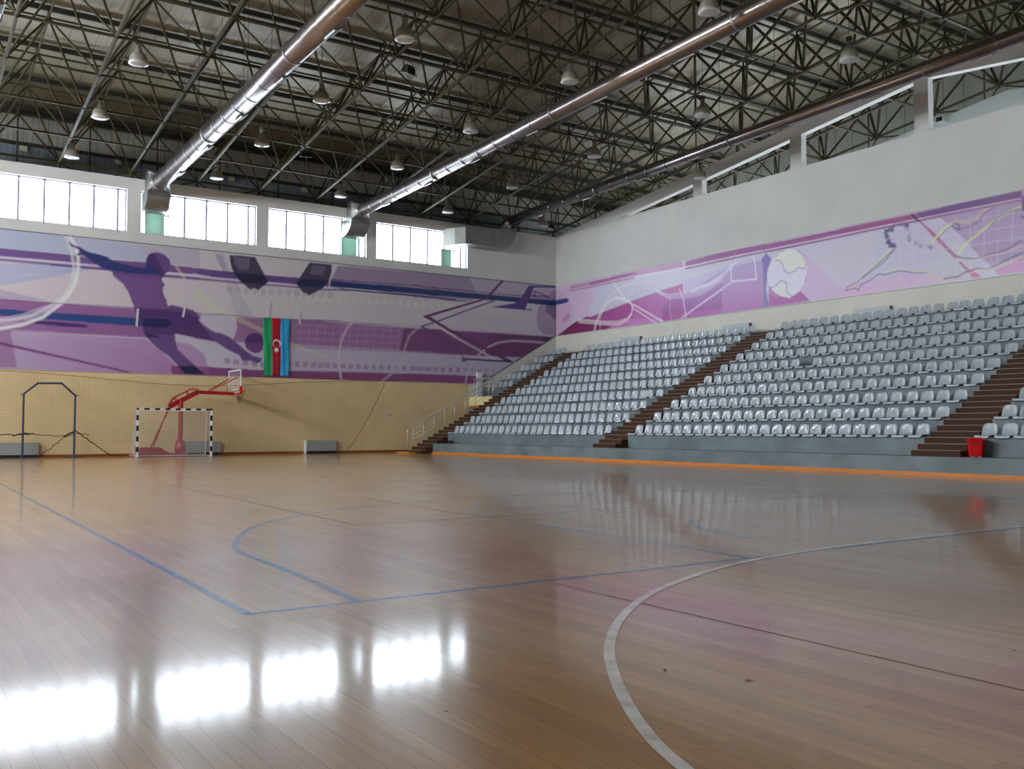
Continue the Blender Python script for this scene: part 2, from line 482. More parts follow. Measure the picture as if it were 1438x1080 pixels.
# windows: frame parts with mullions and glowing panes
def window_y(i, x0, x1, z0, z1, yp, pane, inward, label, detailed=True):
    """a window in a wall across y; yp = pane plane; inward = +-1 towards the hall"""
    f = bmesh.new(); w = .06
    ya, yb = sorted((yp, yp + inward * .07))
    box(f, x0, x1, ya, yb, z0, z0 + w); box(f, x0, x1, ya, yb, z1 - w, z1)
    n = 6; mod = (x1 - x0 - .35) / (n - 1)
    xs = [x0 + .02] + [x0 + .36 + mod * k - mod for k in range(1, n)] + [x1 - .02]
    xs = [x0 + .02] + [x1 - .36 - mod * k for k in range(n - 1, -1, -1)][1:] + [x1 - .02]
    for x in xs: box(f, x - .045, x + .045, ya, yb, z0, z1)
    o = struct('window_%d' % i, f, M['frame'], label)
    p = bmesh.new(); box(p, x0, x1, yp - inward * .03, yp, z0, z1)
    obj('pane', p, pane, o)
    return o
M['frame'] = mat('grey_window_frame', rgb(170, 170, 186), .4)
names = ['', 'second clerestory window, left of the frame edge', 'leftmost clerestory window in view', 'clerestory window behind the left duct elbow',
         'clerestory window with the middle duct elbow at its right end', 'rightmost clerestory window, with the boxed duct at its right end']
k = 1
for i, (a, b) in enumerate(WX):
    window_y(k, a, b, WZ0, WZ1, YB + .22, M['pane_back'], -1, names[i] or None); k += 1
for i, (a, b) in enumerate(WX):
    window_y(k, a, b, WZ0, WZ1, YF - .22, M['fill_pane_front'], 1, None); k += 1  # unseen near-wall windows, added to light the hall from behind
def window_x(i, y0, y1, z0, z1, xp, pane, inward):
    f = bmesh.new(); xa, xb = sorted((xp, xp + inward * .07))
    box(f, xa, xb, y0, y1, z0, z0 + .05); box(f, xa, xb, y0, y1, z1 - .05, z1)
    n = 5
    for j in range(n + 1):
        y = y0 + (y1 - y0) * j / n; box(f, xa, xb, y - .025, y + .025, z0, z1)
    o = struct('window_%d' % i, f, M['frame'])
    p = bmesh.new(); box(p, xp - inward * .03, xp, y0, y1, z0, z1); obj('pane', p, pane, o)
for a, b in LY: window_x(k, a, b, LZ0, LZ1, XL - .2, M['pane_left'], 1); k += 1
for a, b in OW: window_x(k, a, b, 9.2, 11.6, XO + .2, M['pane_outer'], -1); k += 1
# green boards filling the windows under the duct mouths
GB = [(9.80, 10.60), (19.32, 20.10), (25.08, 25.68)]
gw = ['third', 'fourth', 'last']
for j, (a, b) in enumerate(GB):
    bm = boxes((a, b, YB + .08, YB + .12, WZ0 + .005, 10.86))
    box(bm, a - .04, b + .2, YB + .07, YB + .14, 10.86, 10.93)
    box(bm, a - .05, a, YB + .07, YB + .14, WZ0 + .005, WZ1 - .01)
    box(bm, b + .16, b + .2, YB + .07, YB + .14, WZ0 + .005, WZ1 - .01)
    o = obj('infill_board', bm, M['greenpane'])
    tag(o, ['pale green board in the window under the left duct elbow', 'pale green board in the window under the middle duct elbow',
            'narrow pale green board in the rightmost window under the boxed duct'][j], 'board')
# ================================================================ SPACE FRAME ROOF
frame = thing('roof_space_frame', 'dark olive steel space frame of triangulated tubes carrying the metal roof', 'roof truss', (10, 20.9, 14))
frame['kind'] = 'structure'
FO = V(frame.location)
XI = range(-2, 12); YJ = range(-8, 9)
def bx(i): return 6.18 + (i) * 2.925
def by(j): return 20.9 + j * 2.915
def LN(i, j): return V((bx(i), by(j), zlow(by(j))))
def UN(i, j): # upper node between i,i+1 and j,j+1
    x = bx(i) + 1.46; y = by(j) + 1.457
    return V((x, y, ztop(y)))
NX0, NX1, NY0, NY1 = -3, 11, -8, 8
def d_cam(p): return (p - CAMP).length
def visible_bar(a, b):
    return in_view(a, 100) or in_view(b, 100) or in_view((a + b) / 2, 100)
MINB = 14.0
# chord lines are parts of their own
for i in range(NX0, NX1 + 1):
    bm = bmesh.new(); p = [LN(i, j) for j in range(NY0, NY1 + 1)]
    r = .07 if (i % 2 == 0) else .06
    for a, b in zip(p, p[1:]):
        if d_cam(a) > MINB: tube(bm, a - FO, b - FO, r, 8, cap=False)
    obj('lower_chord', bm, M['steel'], frame, True)
for j in range(NY0, NY1 + 1):
    bm = bmesh.new(); r = .06 if abs(j) <= 1 else (.055 if abs(j) <= 4 else .045)
    for i in range(NX0, NX1):
        if d_cam(LN(i, j)) > MINB: tube(bm, LN(i, j) - FO, LN(i + 1, j) - FO, r, 6, cap=False)
    obj('lower_chord', bm, M['steel'], frame, True)
UX = range(NX0, NX1 + 1); UY = range(NY0 - 1, NY1 + 1)
for i in UX:
    bm = bmesh.new()
    for j in list(UY)[:-1]:
        a, b = UN(i, j), UN(i, j + 1)
        if d_cam(a) > MINB: tube(bm, a - FO, b - FO, .042, 6, cap=False)
    obj('upper_chord', bm, M['steel'], frame, True)
for j in UY:
    bm = bmesh.new()
    for i in list(UX)[:-1]:
        a, b = UN(i, j), UN(i + 1, j)
        if d_cam(a) > MINB: tube(bm, a - FO, b - FO, .05 if abs(j) < 4 else .04, 6, cap=False)
    obj('upper_chord', bm, M['steel'], frame, True)
# purlins stand on short stools above the upper nodes
for j in UY:
    y = by(j) + 1.457; z = ztop(y)
    bm = bmesh.new()
    bar(bm, V((XL - 6, y, z + .34)) - FO, V((XO + 2.1, y, z + .34)) - FO, .09, .2)
    for i in UX:
        p = UN(i, j)
        if d_cam(p) > MINB: tube(bm, p - FO, p + V((0, 0, .26)) - FO, .045, 6)
    obj('purlin', bm, M['steel2'], frame)
# diagonals
diag = []
for i in range(NX0, NX1 + 1):
    for j in range(NY0, NY1 + 1):
        p = LN(i, j)
        for di in (-1, 0):
            for dj in (-1, 0):
                if NX0 <= i + di <= NX1 and NY0 - 1 <= j + dj <= NY1:
                    q = UN(i + di, j + dj)
                    if d_cam(p) > MINB: diag.append((p, q))
def seen_size(a, b):
    if not visible_bar(a, b): return 0
    return (b - a).length / ((a + b) / 2 - CAMP).length
diag.sort(key=lambda d: -seen_size(*d))
def drad(a):
    return .058 if (a.x > 20 and abs(a.y - RIDGE) < 9) else .042
for a, b in diag[:100]:
    bm = bmesh.new(); tube(bm, a - FO, b - FO, drad(a), 6, cap=False); obj('diagonal_brace', bm, M['steel'], frame, True)
bm = bmesh.new()
for a, b in diag[100:]: tube(bm, a - FO, b - FO, drad(a), 6, cap=False)
tag(obj('diagonal_brace', bm, M['steel'], frame, True), kind='stuff')
# edge posts and struts down to the wall heads
bm = bmesh.new()
for i in UX:
    p = UN(i, NY1); foot = V((p.x, p.y, WALLTOP - .02))
    if foot.z < p.z: tube(bm, foot - FO, p - FO, .035, 6)
    for s in (0, 1):
        if i + s <= NX1: tube(bm, V((p.x, p.y, WALLTOP)) - FO, LN(i + s, NY1) - FO, .03, 6)
for i in range(NX0, NX1 + 1):
    q = LN(i, NY1); tube(bm, V((q.x, YB + .1, WALLTOP - .02)) - FO, V((q.x, YB + .05, q.z)) - FO, .06, 8)
obj('edge_post', bm, M['steel'], frame, True)
bm = bmesh.new()
for j in UY:
    p = UN(NX1, j)
    tube(bm, V((p.x, p.y, zlow(p.y) - .15)) - FO, p - FO, .035, 6)
for j in range(NY0, NY1 + 1):
    q = LN(NX1, j)
    tube(bm, V((q.x, q.y, zlow(q.y) - .12)) - FO, q - FO, .06, 8)
    for s in (-1, 0):
        if j + s >= NY0 - 1:
            p = UN(NX1, j + s); tube(bm, q - FO, V((p.x, p.y, zlow(p.y) - .1)) - FO, .035, 6)
obj('edge_post', bm, M['steel'], frame, True)
# ball joints
balls = [LN(i, j) for i in range(NX0, NX1 + 1) for j in range(NY0, NY1 + 1)] + [UN(i, j) for i in UX for j in UY]
balls = [b for b in balls if d_cam(b) > MINB]
balls.sort(key=lambda p: (0 if in_view(p, 30) else 1, d_cam(p)))
me_ball = None
for k, p in enumerate(balls[:100]):
    if me_ball is None:
        bm = bmesh.new(); bmesh.ops.create_icosphere(bm, subdivisions=2, radius=.095)
        o = obj('ball_joint', bm, M['steel'], frame, True, p - FO); me_ball = o
    else:
        o = me_ball.copy(); COL.objects.link(o); o.parent = frame; o.location = p - FO
bm = bmesh.new()
for p in balls[100:]:
    bmesh.ops.create_icosphere(bm, subdivisions=1, radius=.095, matrix=Matrix.Translation(p - FO))
tag(obj('ball_joint', bm, M['steel'], frame, True), kind='stuff')

# ================================================================ DUCTS
def duct(x, y0, y1, z0, z1, r, label, joints=1.25, phase=0):
    """round spiral duct running along y"""
    t = thing('ventilation_duct', label, 'duct', (x, y1, z1))
    def P(y): return V((0, y - y1, z0 + (z1 - z0) * (y - y0) / (y1 - y0) - z1))
    bm = bmesh.new(); tube(bm, P(y0), P(y1), r, 40, cap=True)
    obj('duct_tube', bm, M['galv'], t, True)
    y = y1 - phase; k = 0
    me = None; me2 = None
    while y > max(y0 + .5, 8):
        if k % 7 == 6:
            if me2 is None:
                bm = bmesh.new(); tube(bm, (0, -.04, 0), (0, .04, 0), r + .022, 32); me2 = obj('flange_collar', bm, M['galv_rect'], t, False, P(y))
            else: c = me2.copy(); COL.objects.link(c); c.parent = t; c.location = P(y)
        elif me is None:
            bm = bmesh.new(); tube(bm, (0, -.015, 0), (0, .015, 0), r + .006, 32); me = obj('seam_ring', bm, M['galv'], t, False, P(y))
        else: c = me.copy(); COL.objects.link(c); c.parent = t; c.location = P(y)
        y -= joints; k += 1
    return t, P
D = {}
duct_specs = [
    ('left', 10.2, 12.0, 43.35, 12.93, 12.25, .36, 'leftmost of three long round ducts, with a square elbow into a window'),
    ('mid', 19.98, 8.0, 43.3, 13.05, 12.2, .30, 'middle one of three long round galvanised ducts under the roof'),
    ('right', 28.9, 6.0, 43.2, 13.5, 12.75, .26, 'round galvanised duct nearest the right wall, ending in a boxed bend'),
    ('far_left', 2.25, 20.0, 43.3, 13.0, 12.6, .36, 'galvanised duct at the upper left corner of the picture')]
for key, x, y0, y1, z0, z1, r, lab in duct_specs:
    t, P = duct(x, y0, y1, z0, z1, r, lab)
    D[key] = (t, P, x, y1, z1, r)
    # slot diffusers on the lower side of the tube
    for n_, yy in enumerate([y1 - 2.6 - 4.05 * q for q in range(8)]):
        if yy < y0 + 1: break
        c = P(yy)
        side = 1 if key == 'left' or n_ % 2 == 0 else 1
        ang = math.radians(-62)
        n = V((math.cos(ang), 0, math.sin(ang))); u = V((0, 1, 0)); w = n.cross(u)
        o_ = c + n * (r + .012)
        bm = bmesh.new()
        def rect(a, b, off, mi):
            vs = [bm.verts.new(o_ + n * off + u * i * a + w * j * b) for i, j in ((-1, -1), (1, -1), (1, 1), (-1, 1))]
            vb = [bm.verts.new(o_ - n * .03 + u * i * a + w * j * b) for i, j in ((-1, -1), (1, -1), (1, 1), (-1, 1))]
            for q in range(4): bm.faces.new((vs[q], vs[(q + 1) % 4], vb[(q + 1) % 4], vb[q])).material_index = mi
            bm.faces.new(vs).material_index = mi
        rect(.36, .13, .02, 0); rect(.31, .09, .028, 1)
        obj('air_grille', bm, [M['galv_rect'], M['dark']], t)

def sweep_rect(bm, secs):
    """loft a list of 4-corner sections"""
    rings = [[bm.verts.new(p) for p in s] for s in secs]
    for A, B in zip(rings, rings[1:]):
        for i in range(4): bm.faces.new((A[i], A[(i + 1) % 4], B[(i + 1) % 4], B[i]))
    bm.faces.new(rings[0][::-1]); bm.faces.new(rings[-1])

def elbow_down(key, xa, xb, slant):
    """square elbow that drops from the round duct and curls into the window"""
    t, P, x, y1, z1, r = D[key]
    O = V(t.location)
    bm = bmesh.new()
    # transition round -> square
    n = 32; ring = []; sq = []
    za, zb = z1 + .42, z1 - .42
    yw = y1 + .28
    for k in range(n):
        a = 2 * math.pi * k / n
        ring.append(bm.verts.new((r * math.cos(a), .0, r * math.sin(a))))
        c, s = math.cos(a), math.sin(a); m = max(abs(c), abs(s))
        sq.append(bm.verts.new((.5 * c / m, .28, .46 * s / m)))
    for k in range(n): bm.faces.new((ring[k], ring[(k + 1) % n], sq[(k + 1) % n], sq[k]))
    obj('duct_transition', bm, M['galv_rect'], t)
    # bend: horizontal box, then a quarter turn down, then a quarter turn into the wall
    bm = bmesh.new()
    secs = []
    W = .5
    def S(yf, zf, yb, zb_, sx=0.0):   # outer (front/lower) point and inner (back/upper) point
        return [V((-W + sx, yf, zf)), V((W + sx, yf, zf)), V((W + sx, yb, zb_)), V((-W + sx, yb, zb_))]
    secs.append(S(.28, -.46, .28, .46))
    secs.append(S(.30, -.50, .78, .46))
    secs.append(S(.26, -.60, .84, .30))
    for k in range(7):
        a = math.radians(90) * k / 6
        zc = -.62; R = .72
        yf = .26 + (1 - math.cos(a)) * .64; zf = zc - R * math.sin(a)
        yb = .86 + (1 - math.cos(a)) * .06; zb_ = zc - .06 * math.sin(a) + .2
        sx = slant * (k / 6)
        secs.append(S(yf, zf, yb + .02, zb_, sx))
    sweep_rect(bm, secs)
    o = obj('duct_elbow', bm, M['galv_rect'], t)
    bm = bmesh.new()
    bar(bm, V((-.53, .25, -.62)), V((.53, .25, -.62)), .03, .05)
    obj('joint_strip', bm, M['galv_rect'], t)
elbow_down('left', 9.8, 10.7, -.1)
elbow_down('mid', 19.3, 20.2, -.25)
# right duct: rounded bend down into a flat box running along the wall to the last window
t, P, x, y1, z1, r = D['right']
bm = bmesh.new()
pts = [V((0, .0, 0)), V((-.02, .25, -.05)), V((-.1, .42, -.22)), V((-.16, .46, -.45))]
pipe(bm, pts, [r, r * 1.05, r * 1.2, r * 1.35], 28)
obj('duct_transition', bm, M['galv'], t, True)
bm = bmesh.new()
secs = []
def S2(x0, zt, x1, zb_): return [V((x0, .02, zt)), V((x0, .94, zt)), V((x1, .94, zb_)), V((x1, .02, zb_))]
for k in range(8):
    a = math.radians(90) * k / 7
    secs.append(S2(.34 - .02 - 1.0 * (1 - math.cos(a)) * 0 - .98 * 1 * 0 + (-.98 if k == 0 else -.98), -.47 - .12 * (k / 7), .30 - (1 - math.cos(a)) * .85, -.5 - math.sin(a) * 1.12))
secs.append(S2(-1.15, -.6, -1.15, -1.62)); secs.append(S2(-2.55, -.66, -2.55, -1.58))
sweep_rect(bm, secs)
obj('duct_elbow', bm, M['galv_rect'], t)
bm = bmesh.new()
rings = [[V((-2.55, .02, -.66)), V((-2.55, .94, -.66)), V((-2.55, .94, -1.58)), V((-2.55, .02, -1.58))],
         [V((-2.9, .12, -.68)), V((-2.7, .96, -.66)), V((-2.7, .96, -1.6)), V((-2.9, .12, -1.6))],
         [V((-3.35, .5, -.72)), V((-2.95, 1.02, -.7)), V((-2.95, 1.02, -1.64)), V((-3.35, .5, -1.64))],
         [V((-3.72, 1.02, -.74)), V((-3.1, 1.06, -.72)), V((-3.1, 1.06, -1.68)), V((-3.72, 1.02, -1.68))]]
sweep_rect(bm, rings)
obj('duct_elbow', bm, M['galv_rect'], t)
for xx in (-1.1, -2.5):
    bm = bmesh.new(); bar(bm, V((xx, .0, -.62)), V((xx, .0, -1.62)), .05, .03)
    obj('joint_strip', bm, M['galv_rect'], t)
# thin hangers from the roof frame
for key in ('left', 'mid', 'right', 'far_left'):
    t, P, x, y1, z1, r = D[key]
    for q in range(12):
        yy = y1 - 1.5 - q * 2.9
        if yy < 14: break
        c = P(yy); top = ztop(yy) - (t.location.z)
        for sx in (-.4, .4):
            bm = bmesh.new(); tube(bm, V((sx, c.y, c.z)), V((sx, c.y, top)), .008, 4)
            obj('hanger_wire', bm, M['dark'], t)

# ================================================================ PENDANT LAMPS
def make_lamp(label):
    t = thing('pendant_lamp', label, 'lamp', (0, 0, 0), group=None)
    bm = bmesh.new()
    lathe(bm, [(.02, .40), (.075, .40), (.085, .34), (.085, .25), (.105, .23), (.105, .17), (.09, .14)], 16)
    obj('lamp_housing', bm, M['lampbody'], t, True)
    bm = bmesh.new()
    lathe(bm, [(.09, .16), (.165, .135), (.222, .07), (.256, -.02), (.276, -.11), (.295, -.2), (.285, -.2), (.262, -.11), (.24, -.02), (.2, .06), (.09, .13)], 24)
    rf = obj('lamp_reflector', bm, M['lampbell'], t, True)
    bm = bmesh.new()
    lathe(bm, [(.001, -.235), (.1, -.232), (.2, -.222), (.298, -.208), (.302, -.192), (.28, -.185)], 24)
    obj('lamp_glass', bm, M['glass'], rf, True)
    bm = bmesh.new()
    for s in (-1, 1):
        tube(bm, (s * .12, 0, .16), (s * .06, 0, .42), .008, 5)
    lathe(bm, [(.001, .52), (.10, .52), (.10, .42), (.001, .42)], 14)
    obj('ballast_box', bm, M['lampbrown'], t)
    return t
row_words = {42.45: 'nearest the far wall', 36.4: 'second out from the far wall', 30.3: 'third out from the far wall', 24.1: 'fourth out from the far wall', 17.9: 'fifth out from the far wall'}
col_words = {6.4: 'leftmost line of lamps', 12.4: 'second line of lamps from the left', 18.4: 'middle line of lamps', 24.4: 'fourth line of lamps from the left', 30.5: 'line nearest the right wall'}
proto = None
for x in (6.4, 12.4, 18.4, 24.4, 30.5):
    for y in (42.45, 36.4, 30.3, 24.1, 17.9):
        if not in_view((x, y, 12.9), 10) or (x > 30 and y in (36.4, 24.1, 17.9)): continue
        lab = 'unlit bell lamp, %s, %s' % (row_words[y], col_words[x])
        if proto is None:
            proto = make_lamp(lab); t = proto
        else:
            t = copy_tree(proto); t['label'] = lab
        t['group'] = 'bell shaped pendant lamps under the roof'
        zc = 12.66
        t.location = (x, y, zc); t.rotation_euler = (0, 0, random.uniform(0, 3))
        bm = bmesh.new(); tube(bm, (0, 0, .52), (0, 0, zlow(y) - zc + (0.0)), .009, 5)
        obj('suspension_wire', bm, M['dark'], t)

# flood lights on the lower chords
def flood(p, rz, tilt, label, node):
    t = thing('floodlight', label, 'floodlight', p, rz)
    R = Matrix.Rotation(tilt, 4, 'X')
    bm = bmesh.new()
    prism(bm, [(-.16, .0), (.16, .0), (.1, .2), (-.1, .2)], 'x', -.2, .2)
    for k in range(5): box(bm, -.16 + k * .08 - .008, -.16 + k * .08 + .008, -.08, .08, .2, .27)
    bmesh.ops.transform(bm, matrix=R, verts=bm.verts)
    obj('floodlight_body', bm, M['black'], t)
    bm = bmesh.new(); box(bm, -.25, .25, -.2, .2, -.03, 0)
    bmesh.ops.transform(bm, matrix=R, verts=bm.verts)
    obj('bezel', bm, M['black'], t)
    bm = bmesh.new(); box(bm, -.22, .22, -.17, .17, -.04, -.03)
    bmesh.ops.transform(bm, matrix=R, verts=bm.verts)
    obj('floodlight_glass', bm, M['glass'], t)
    bm = bmesh.new()
    for s in (-1, 1): bar(bm, (s * .23, 0, .05), (s * .23, 0, .42), .03, .012)
    bar(bm, (-.24, 0, .42), (.24, 0, .42), .04, .012); tube(bm, (0, 0, .42), (0, 0, node), .015, 6)
    obj('yoke', bm, M['black'], t)
flood((15.0, 28.9, 13.55), math.radians(20), math.radians(18), 'black floodlight high over the middle of the hall, between two ducts', .9)
flood((14.97, 38.3, 12.9), math.radians(-10), math.radians(14), 'black floodlight near the far wall, left of the middle duct', .45)
flood((31.4, 43.0, 12.55), math.radians(60), math.radians(20), 'small black floodlight in the corner over the seats', .35)
bm = boxes((XO - .3, XO - .02, 23.55, 23.95, 14.72, 15.02)); box(bm, XO - .31, XO - .3, 23.61, 23.89, 14.77, 14.97, 1)
tag(obj('gable_speaker', bm, [mat('speaker_grey', rgb(200, 208, 206), .5), M['dark']]), 'small pale square box on the outer gable, seen through the right opening', 'speaker')
# small loudspeakers on the cladding
for x, w in ((5.02, 'leftmost'), (8.92, 'second from the left'), (14.2, 'third from the left'), (17.98, 'rightmost')):
    bm = boxes((x - .14, x + .14, 46.02, 46.185, 13.4, 13.62)); box(bm, x - .12, x + .12, 46.0, 46.02, 13.42, 13.60)
    tag(obj('wall_speaker', bm, mat('cream_plastic', rgb(214, 206, 184), .5)), 'small cream box on the grey cladding above the windows, %s of four' % w, 'speaker', 'small boxes on the cladding')
# ================================================================ STANDS
TX = lambda k: 23.3 + .905 * k          # front of tier k
TZ = lambda k: .977 + .488 * k          # top of tier k
ZK = .49
# low platform in front of the tiers
bm = boxes((22.452, 23.3, YF, 40.46, 0, ZK))
struct('floor_platform', bm, M['kerb'] if 'kerb' in M else M['conc'], 'long grey concrete kerb platform at the foot of the seats')
def tiers(y0, y1, k0, label, xwall=XR):
    bm = bmesh.new()
    poly = [(TX(k0), ZK if k0 == 0 else 2.93)]
    for k in range(k0, 10):
        poly.append((TX(k), TZ(k)))
        poly.append((TX(k + 1) if k < 9 else xwall - .013, TZ(k)))
    poly.append((xwall - .013, ZK if k0 == 0 else 2.93))
    prism(bm, poly, 'y', y0, y1)
    o = obj('seating_tiers', bm, M['conc']); tag(o, label, 'concrete tiers'); o['kind'] = 'structure'
BL = {'left': (28.36, 40.46), 'middle': (14.96, 27.02), 'right': (YF, 13.58), 'corner': (41.96, YB - .014)}
tiers(*BL['left'], 0, 'grey concrete seating tiers between the first and second staircases')
tiers(*BL['middle'], 0, 'grey concrete seating tiers between the second and third staircases')
tiers(*BL['right'], 0, 'grey concrete seating tiers right of the third staircase')
tiers(*BL['corner'], 5, 'short grey concrete seating tiers in the corner by the far wall')

def stair(y0, y1, j0, label):
    xs = 23.3 - (3 - j0) * .3017
    t = thing('staircase', label, 'staircase', (xs, (y0 + y1) / 2, ZK + .1627 * (j0 - 1)))
    O = V(t.location); first = None
    w = (y1 - y0) / 2
    for j in range(j0, 31):
        x = 23.3 + (j - 3) * .3017; zt = ZK + .1627 * j
        if first is None:
            bm = bmesh.new()
            box(bm, 0, .34, -w, w, -.1627, -.014, 0); box(bm, -.012, .34, -w, w, -.014, 0, 1)
            s = obj('step', bm, [M['tile'], M['tile_edge']], t); first = s
        else:
            s = first.copy(); COL.objects.link(s); s.parent = t
        s.location = V((x, (y0 + y1) / 2, zt)) - O
    # solid stringer below the steps
    bm = bmesh.new(); zb = 0 if j0 < 1 else ZK
    pl = [(xs + .05, zb)]
    for j in range(j0, 31):
        x = 23.3 + (j - 3) * .3017; zt = ZK + .1627 * (j - 1)
        pl += [(x + .05, zt + .001), (x + .3517, zt + .001)]
    pl[-1] = (XR - .02, pl[-1][1]); pl.append((XR - .02, zb))
    if j0 >= 1: pl = [(max(p[0], 23.31) if p[1] > ZK + .2 else max(p[0], xs + .05), p[1]) for p in pl]
    prism(bm, [(p[0] - O.x, p[1] - O.z) for p in pl], 'y', y0 - O.y, y1 - O.y)
    bm2 = bm
    obj('stair_body', bm2, M['tile'], t)
    # top landing tread
    bm = bmesh.new(); box(bm, TX(9) - O.x + .2, XR - .02 - O.x, -w, w, TZ(9) - .03 - O.z, TZ(9) - O.z)
    obj('step', bm, M['tile'], t)
    return t
stair(40.462, 41.958, -2, 'brown tiled staircase with a steel handrail, nearest the far wall')
stair(27.022, 28.358, 1, 'brown tiled staircase in the middle of the stands')
stair(13.582, 14.958, 1, 'brown tiled staircase with a red bin at its foot')

# ---------------------------------------------------------------- seats
def seat_shell(kind):
    """bucket seat facing -x; origin at the front edge of the tier, on its surface"""
    prof = [(-.045, -.015), (-.055, .012), (-.045, .04), (-.01, .054), (.12, .048), (.24, .042), (.31, .045)] if kind == 'pan' else \
           [(.30, .042), (.345, .055), (.378, .10), (.395, .16), (.41, .23), (.425, .30), (.435, .345), (.440, .368)]
    if kind == 'pan': wid = [.18, .19, .2, .208, .212, .21, .205]
    else: wid = [.185, .197, .204, .205, .2, .186, .158, .095]
    bm = bmesh.new(); nu = 9; G = []
    for (x, z), w in zip(prof, wid):
        row = []
        for u in range(nu):
            t = -1 + 2 * u / (nu - 1)
            lift = .028 * abs(t) ** 2.5
            if kind == 'pan': row.append((x, t * w, z + lift * (0.3 if x < 0 else 1)))
            else: row.append((x - lift * 1.7, t * w, z + (0 if x > .4 else lift * .4)))
        G.append(row)
    A = [[bm.verts.new(p) for p in r] for r in G]
    off = (lambda p: (p[0], p[1], p[2] - .012)) if kind == 'pan' else (lambda p: (p[0] + .012, p[1], p[2] - .004))
    B = [[bm.verts.new(off(p)) for p in r] for r in G]
    nr = len(G)
    for i in range(nr - 1):
        for j in range(nu - 1):
            bm.faces.new((A[i][j], A[i][j + 1], A[i + 1][j + 1], A[i + 1][j]))
            bm.faces.new((B[i][j], B[i + 1][j], B[i + 1][j + 1], B[i][j + 1]))
    rim = [(0, j) for j in range(nu)] + [(i, nu - 1) for i in range(1, nr)] + [(nr - 1, j) for j in range(nu - 2, -1, -1)] + [(i, 0) for i in range(nr - 2, 0, -1)]
    for (a, b), (c, d) in zip(rim, rim[1:] + rim[:1]):
        bm.faces.new((A[a][b], A[c][d], B[c][d], B[a][b]))
    if kind == 'pan':   # moulded skirt that stands on the tier
        box(bm, .02, .30, -.15, .15, .0, .036)
    return bm
proto = thing('stadium_seat', 'proto', 'seat')
pan = obj('seat_pan', seat_shell('pan'), M['seat'], proto, True)
bk = obj('backrest', seat_shell('back'), M['seat'], proto, True)
ords = ['first', 'second', 'third', 'fourth', 'fifth', 'sixth', 'seventh', 'eighth', 'ninth', 'tenth', 'eleventh', 'twelfth', 'thirteenth', 'fourteenth',
        'fifteenth', 'sixteenth', 'seventeenth', 'eighteenth', 'nineteenth', 'twentieth', 'twenty-first', 'twenty-second', 'twenty-third', 'twenty-fourth']
rown = ['bottom row', 'second row up', 'third row up', 'fourth row up', 'fifth row up', 'fifth row down from the top', 'fourth row down from the top', 'third row down from the top', 'second row down from the top', 'top row']
seats = []
for blk, (y0, y1) in BL.items():
    for k in range(10):
        if blk == 'corner' and k < 5: continue
        if blk == 'corner':
            n = 4; ys = [y0 + .28 + .5 * i for i in range(4)]
        elif blk == 'right':
            ys = [y1 - .25 - .5 * i for i in range(31)]
        else:
            n = 24; pitch = (y1 - y0) / n; ys = [y1 - pitch * (i + .5) for i in range(n)]
        for i, y in enumerate(ys):
            seen = in_view((TX(k) + .2, y, TZ(k) + .15), 8)
            no_back = (blk == 'middle' and k == 5 and i == 8)
            dx = dy = rz = 0
            rz = random.gauss(0, .03); dy = random.gauss(0, .008)
            if blk == 'left' and k == 3 and i == 22: dy = .06; rz = .14
            if blk == 'left': lab = '%s from the handrail staircase, %s, left block' % (ords[i], rown[k])
            elif blk == 'middle': lab = '%s from the middle staircase, %s, middle block' % (ords[i], rown[k])
            elif blk == 'right': lab = '%s right of the staircase with the bin, %s' % (ords[min(i, 23)], rown[k])
            else: lab = '%s from the handrail staircase, %s, corner block' % (ords[i], rown[k])
            seats.append((d_cam(V((TX(k), y, TZ(k)))) + (0 if seen else 500), TX(k) + dx, y + dy, TZ(k), rz, lab, no_back))
seats.sort(key=lambda s: s[0])
used = False
for s in seats[:300]:
    _, x, y, z, rz, lab, nb = s
    if not used: t = proto; used = True
    else:
        t = proto.copy(); COL.objects.link(t)
        for ch in (pan, bk):
            if ch is bk and nb: continue
            c = ch.copy(); COL.objects.link(c); c.parent = t
    t.location = (x, y, z); t.rotation_euler = (0, 0, rz)
    t['label'] = ('seat without backrest, ' if nb else 'grey seat, ') + lab; t['category'] = 'seat'; t['group'] = 'grey plastic seats of the stands'
rest = seats[300:]
bm = bmesh.new()
for s in rest:
    _, x, y, z, rz, lab, nb = s
    Mx = Matrix.Translation((x, y, z)) @ Matrix.Rotation(rz, 4, 'Z')
    for me in ([pan.data] if nb else [pan.data, bk.data]):
        n0 = len(bm.verts); bm.from_mesh(me); bm.verts.ensure_lookup_table()
        bmesh.ops.transform(bm, matrix=Mx, verts=bm.verts[n0:])
o = obj('stadium_seat', bm, M['seat'], None, True)
tag(o, 'grey plastic shell seats farther back, in the upper rows and toward the far corner', 'seat', 'grey plastic seats of the stands', 'stuff')

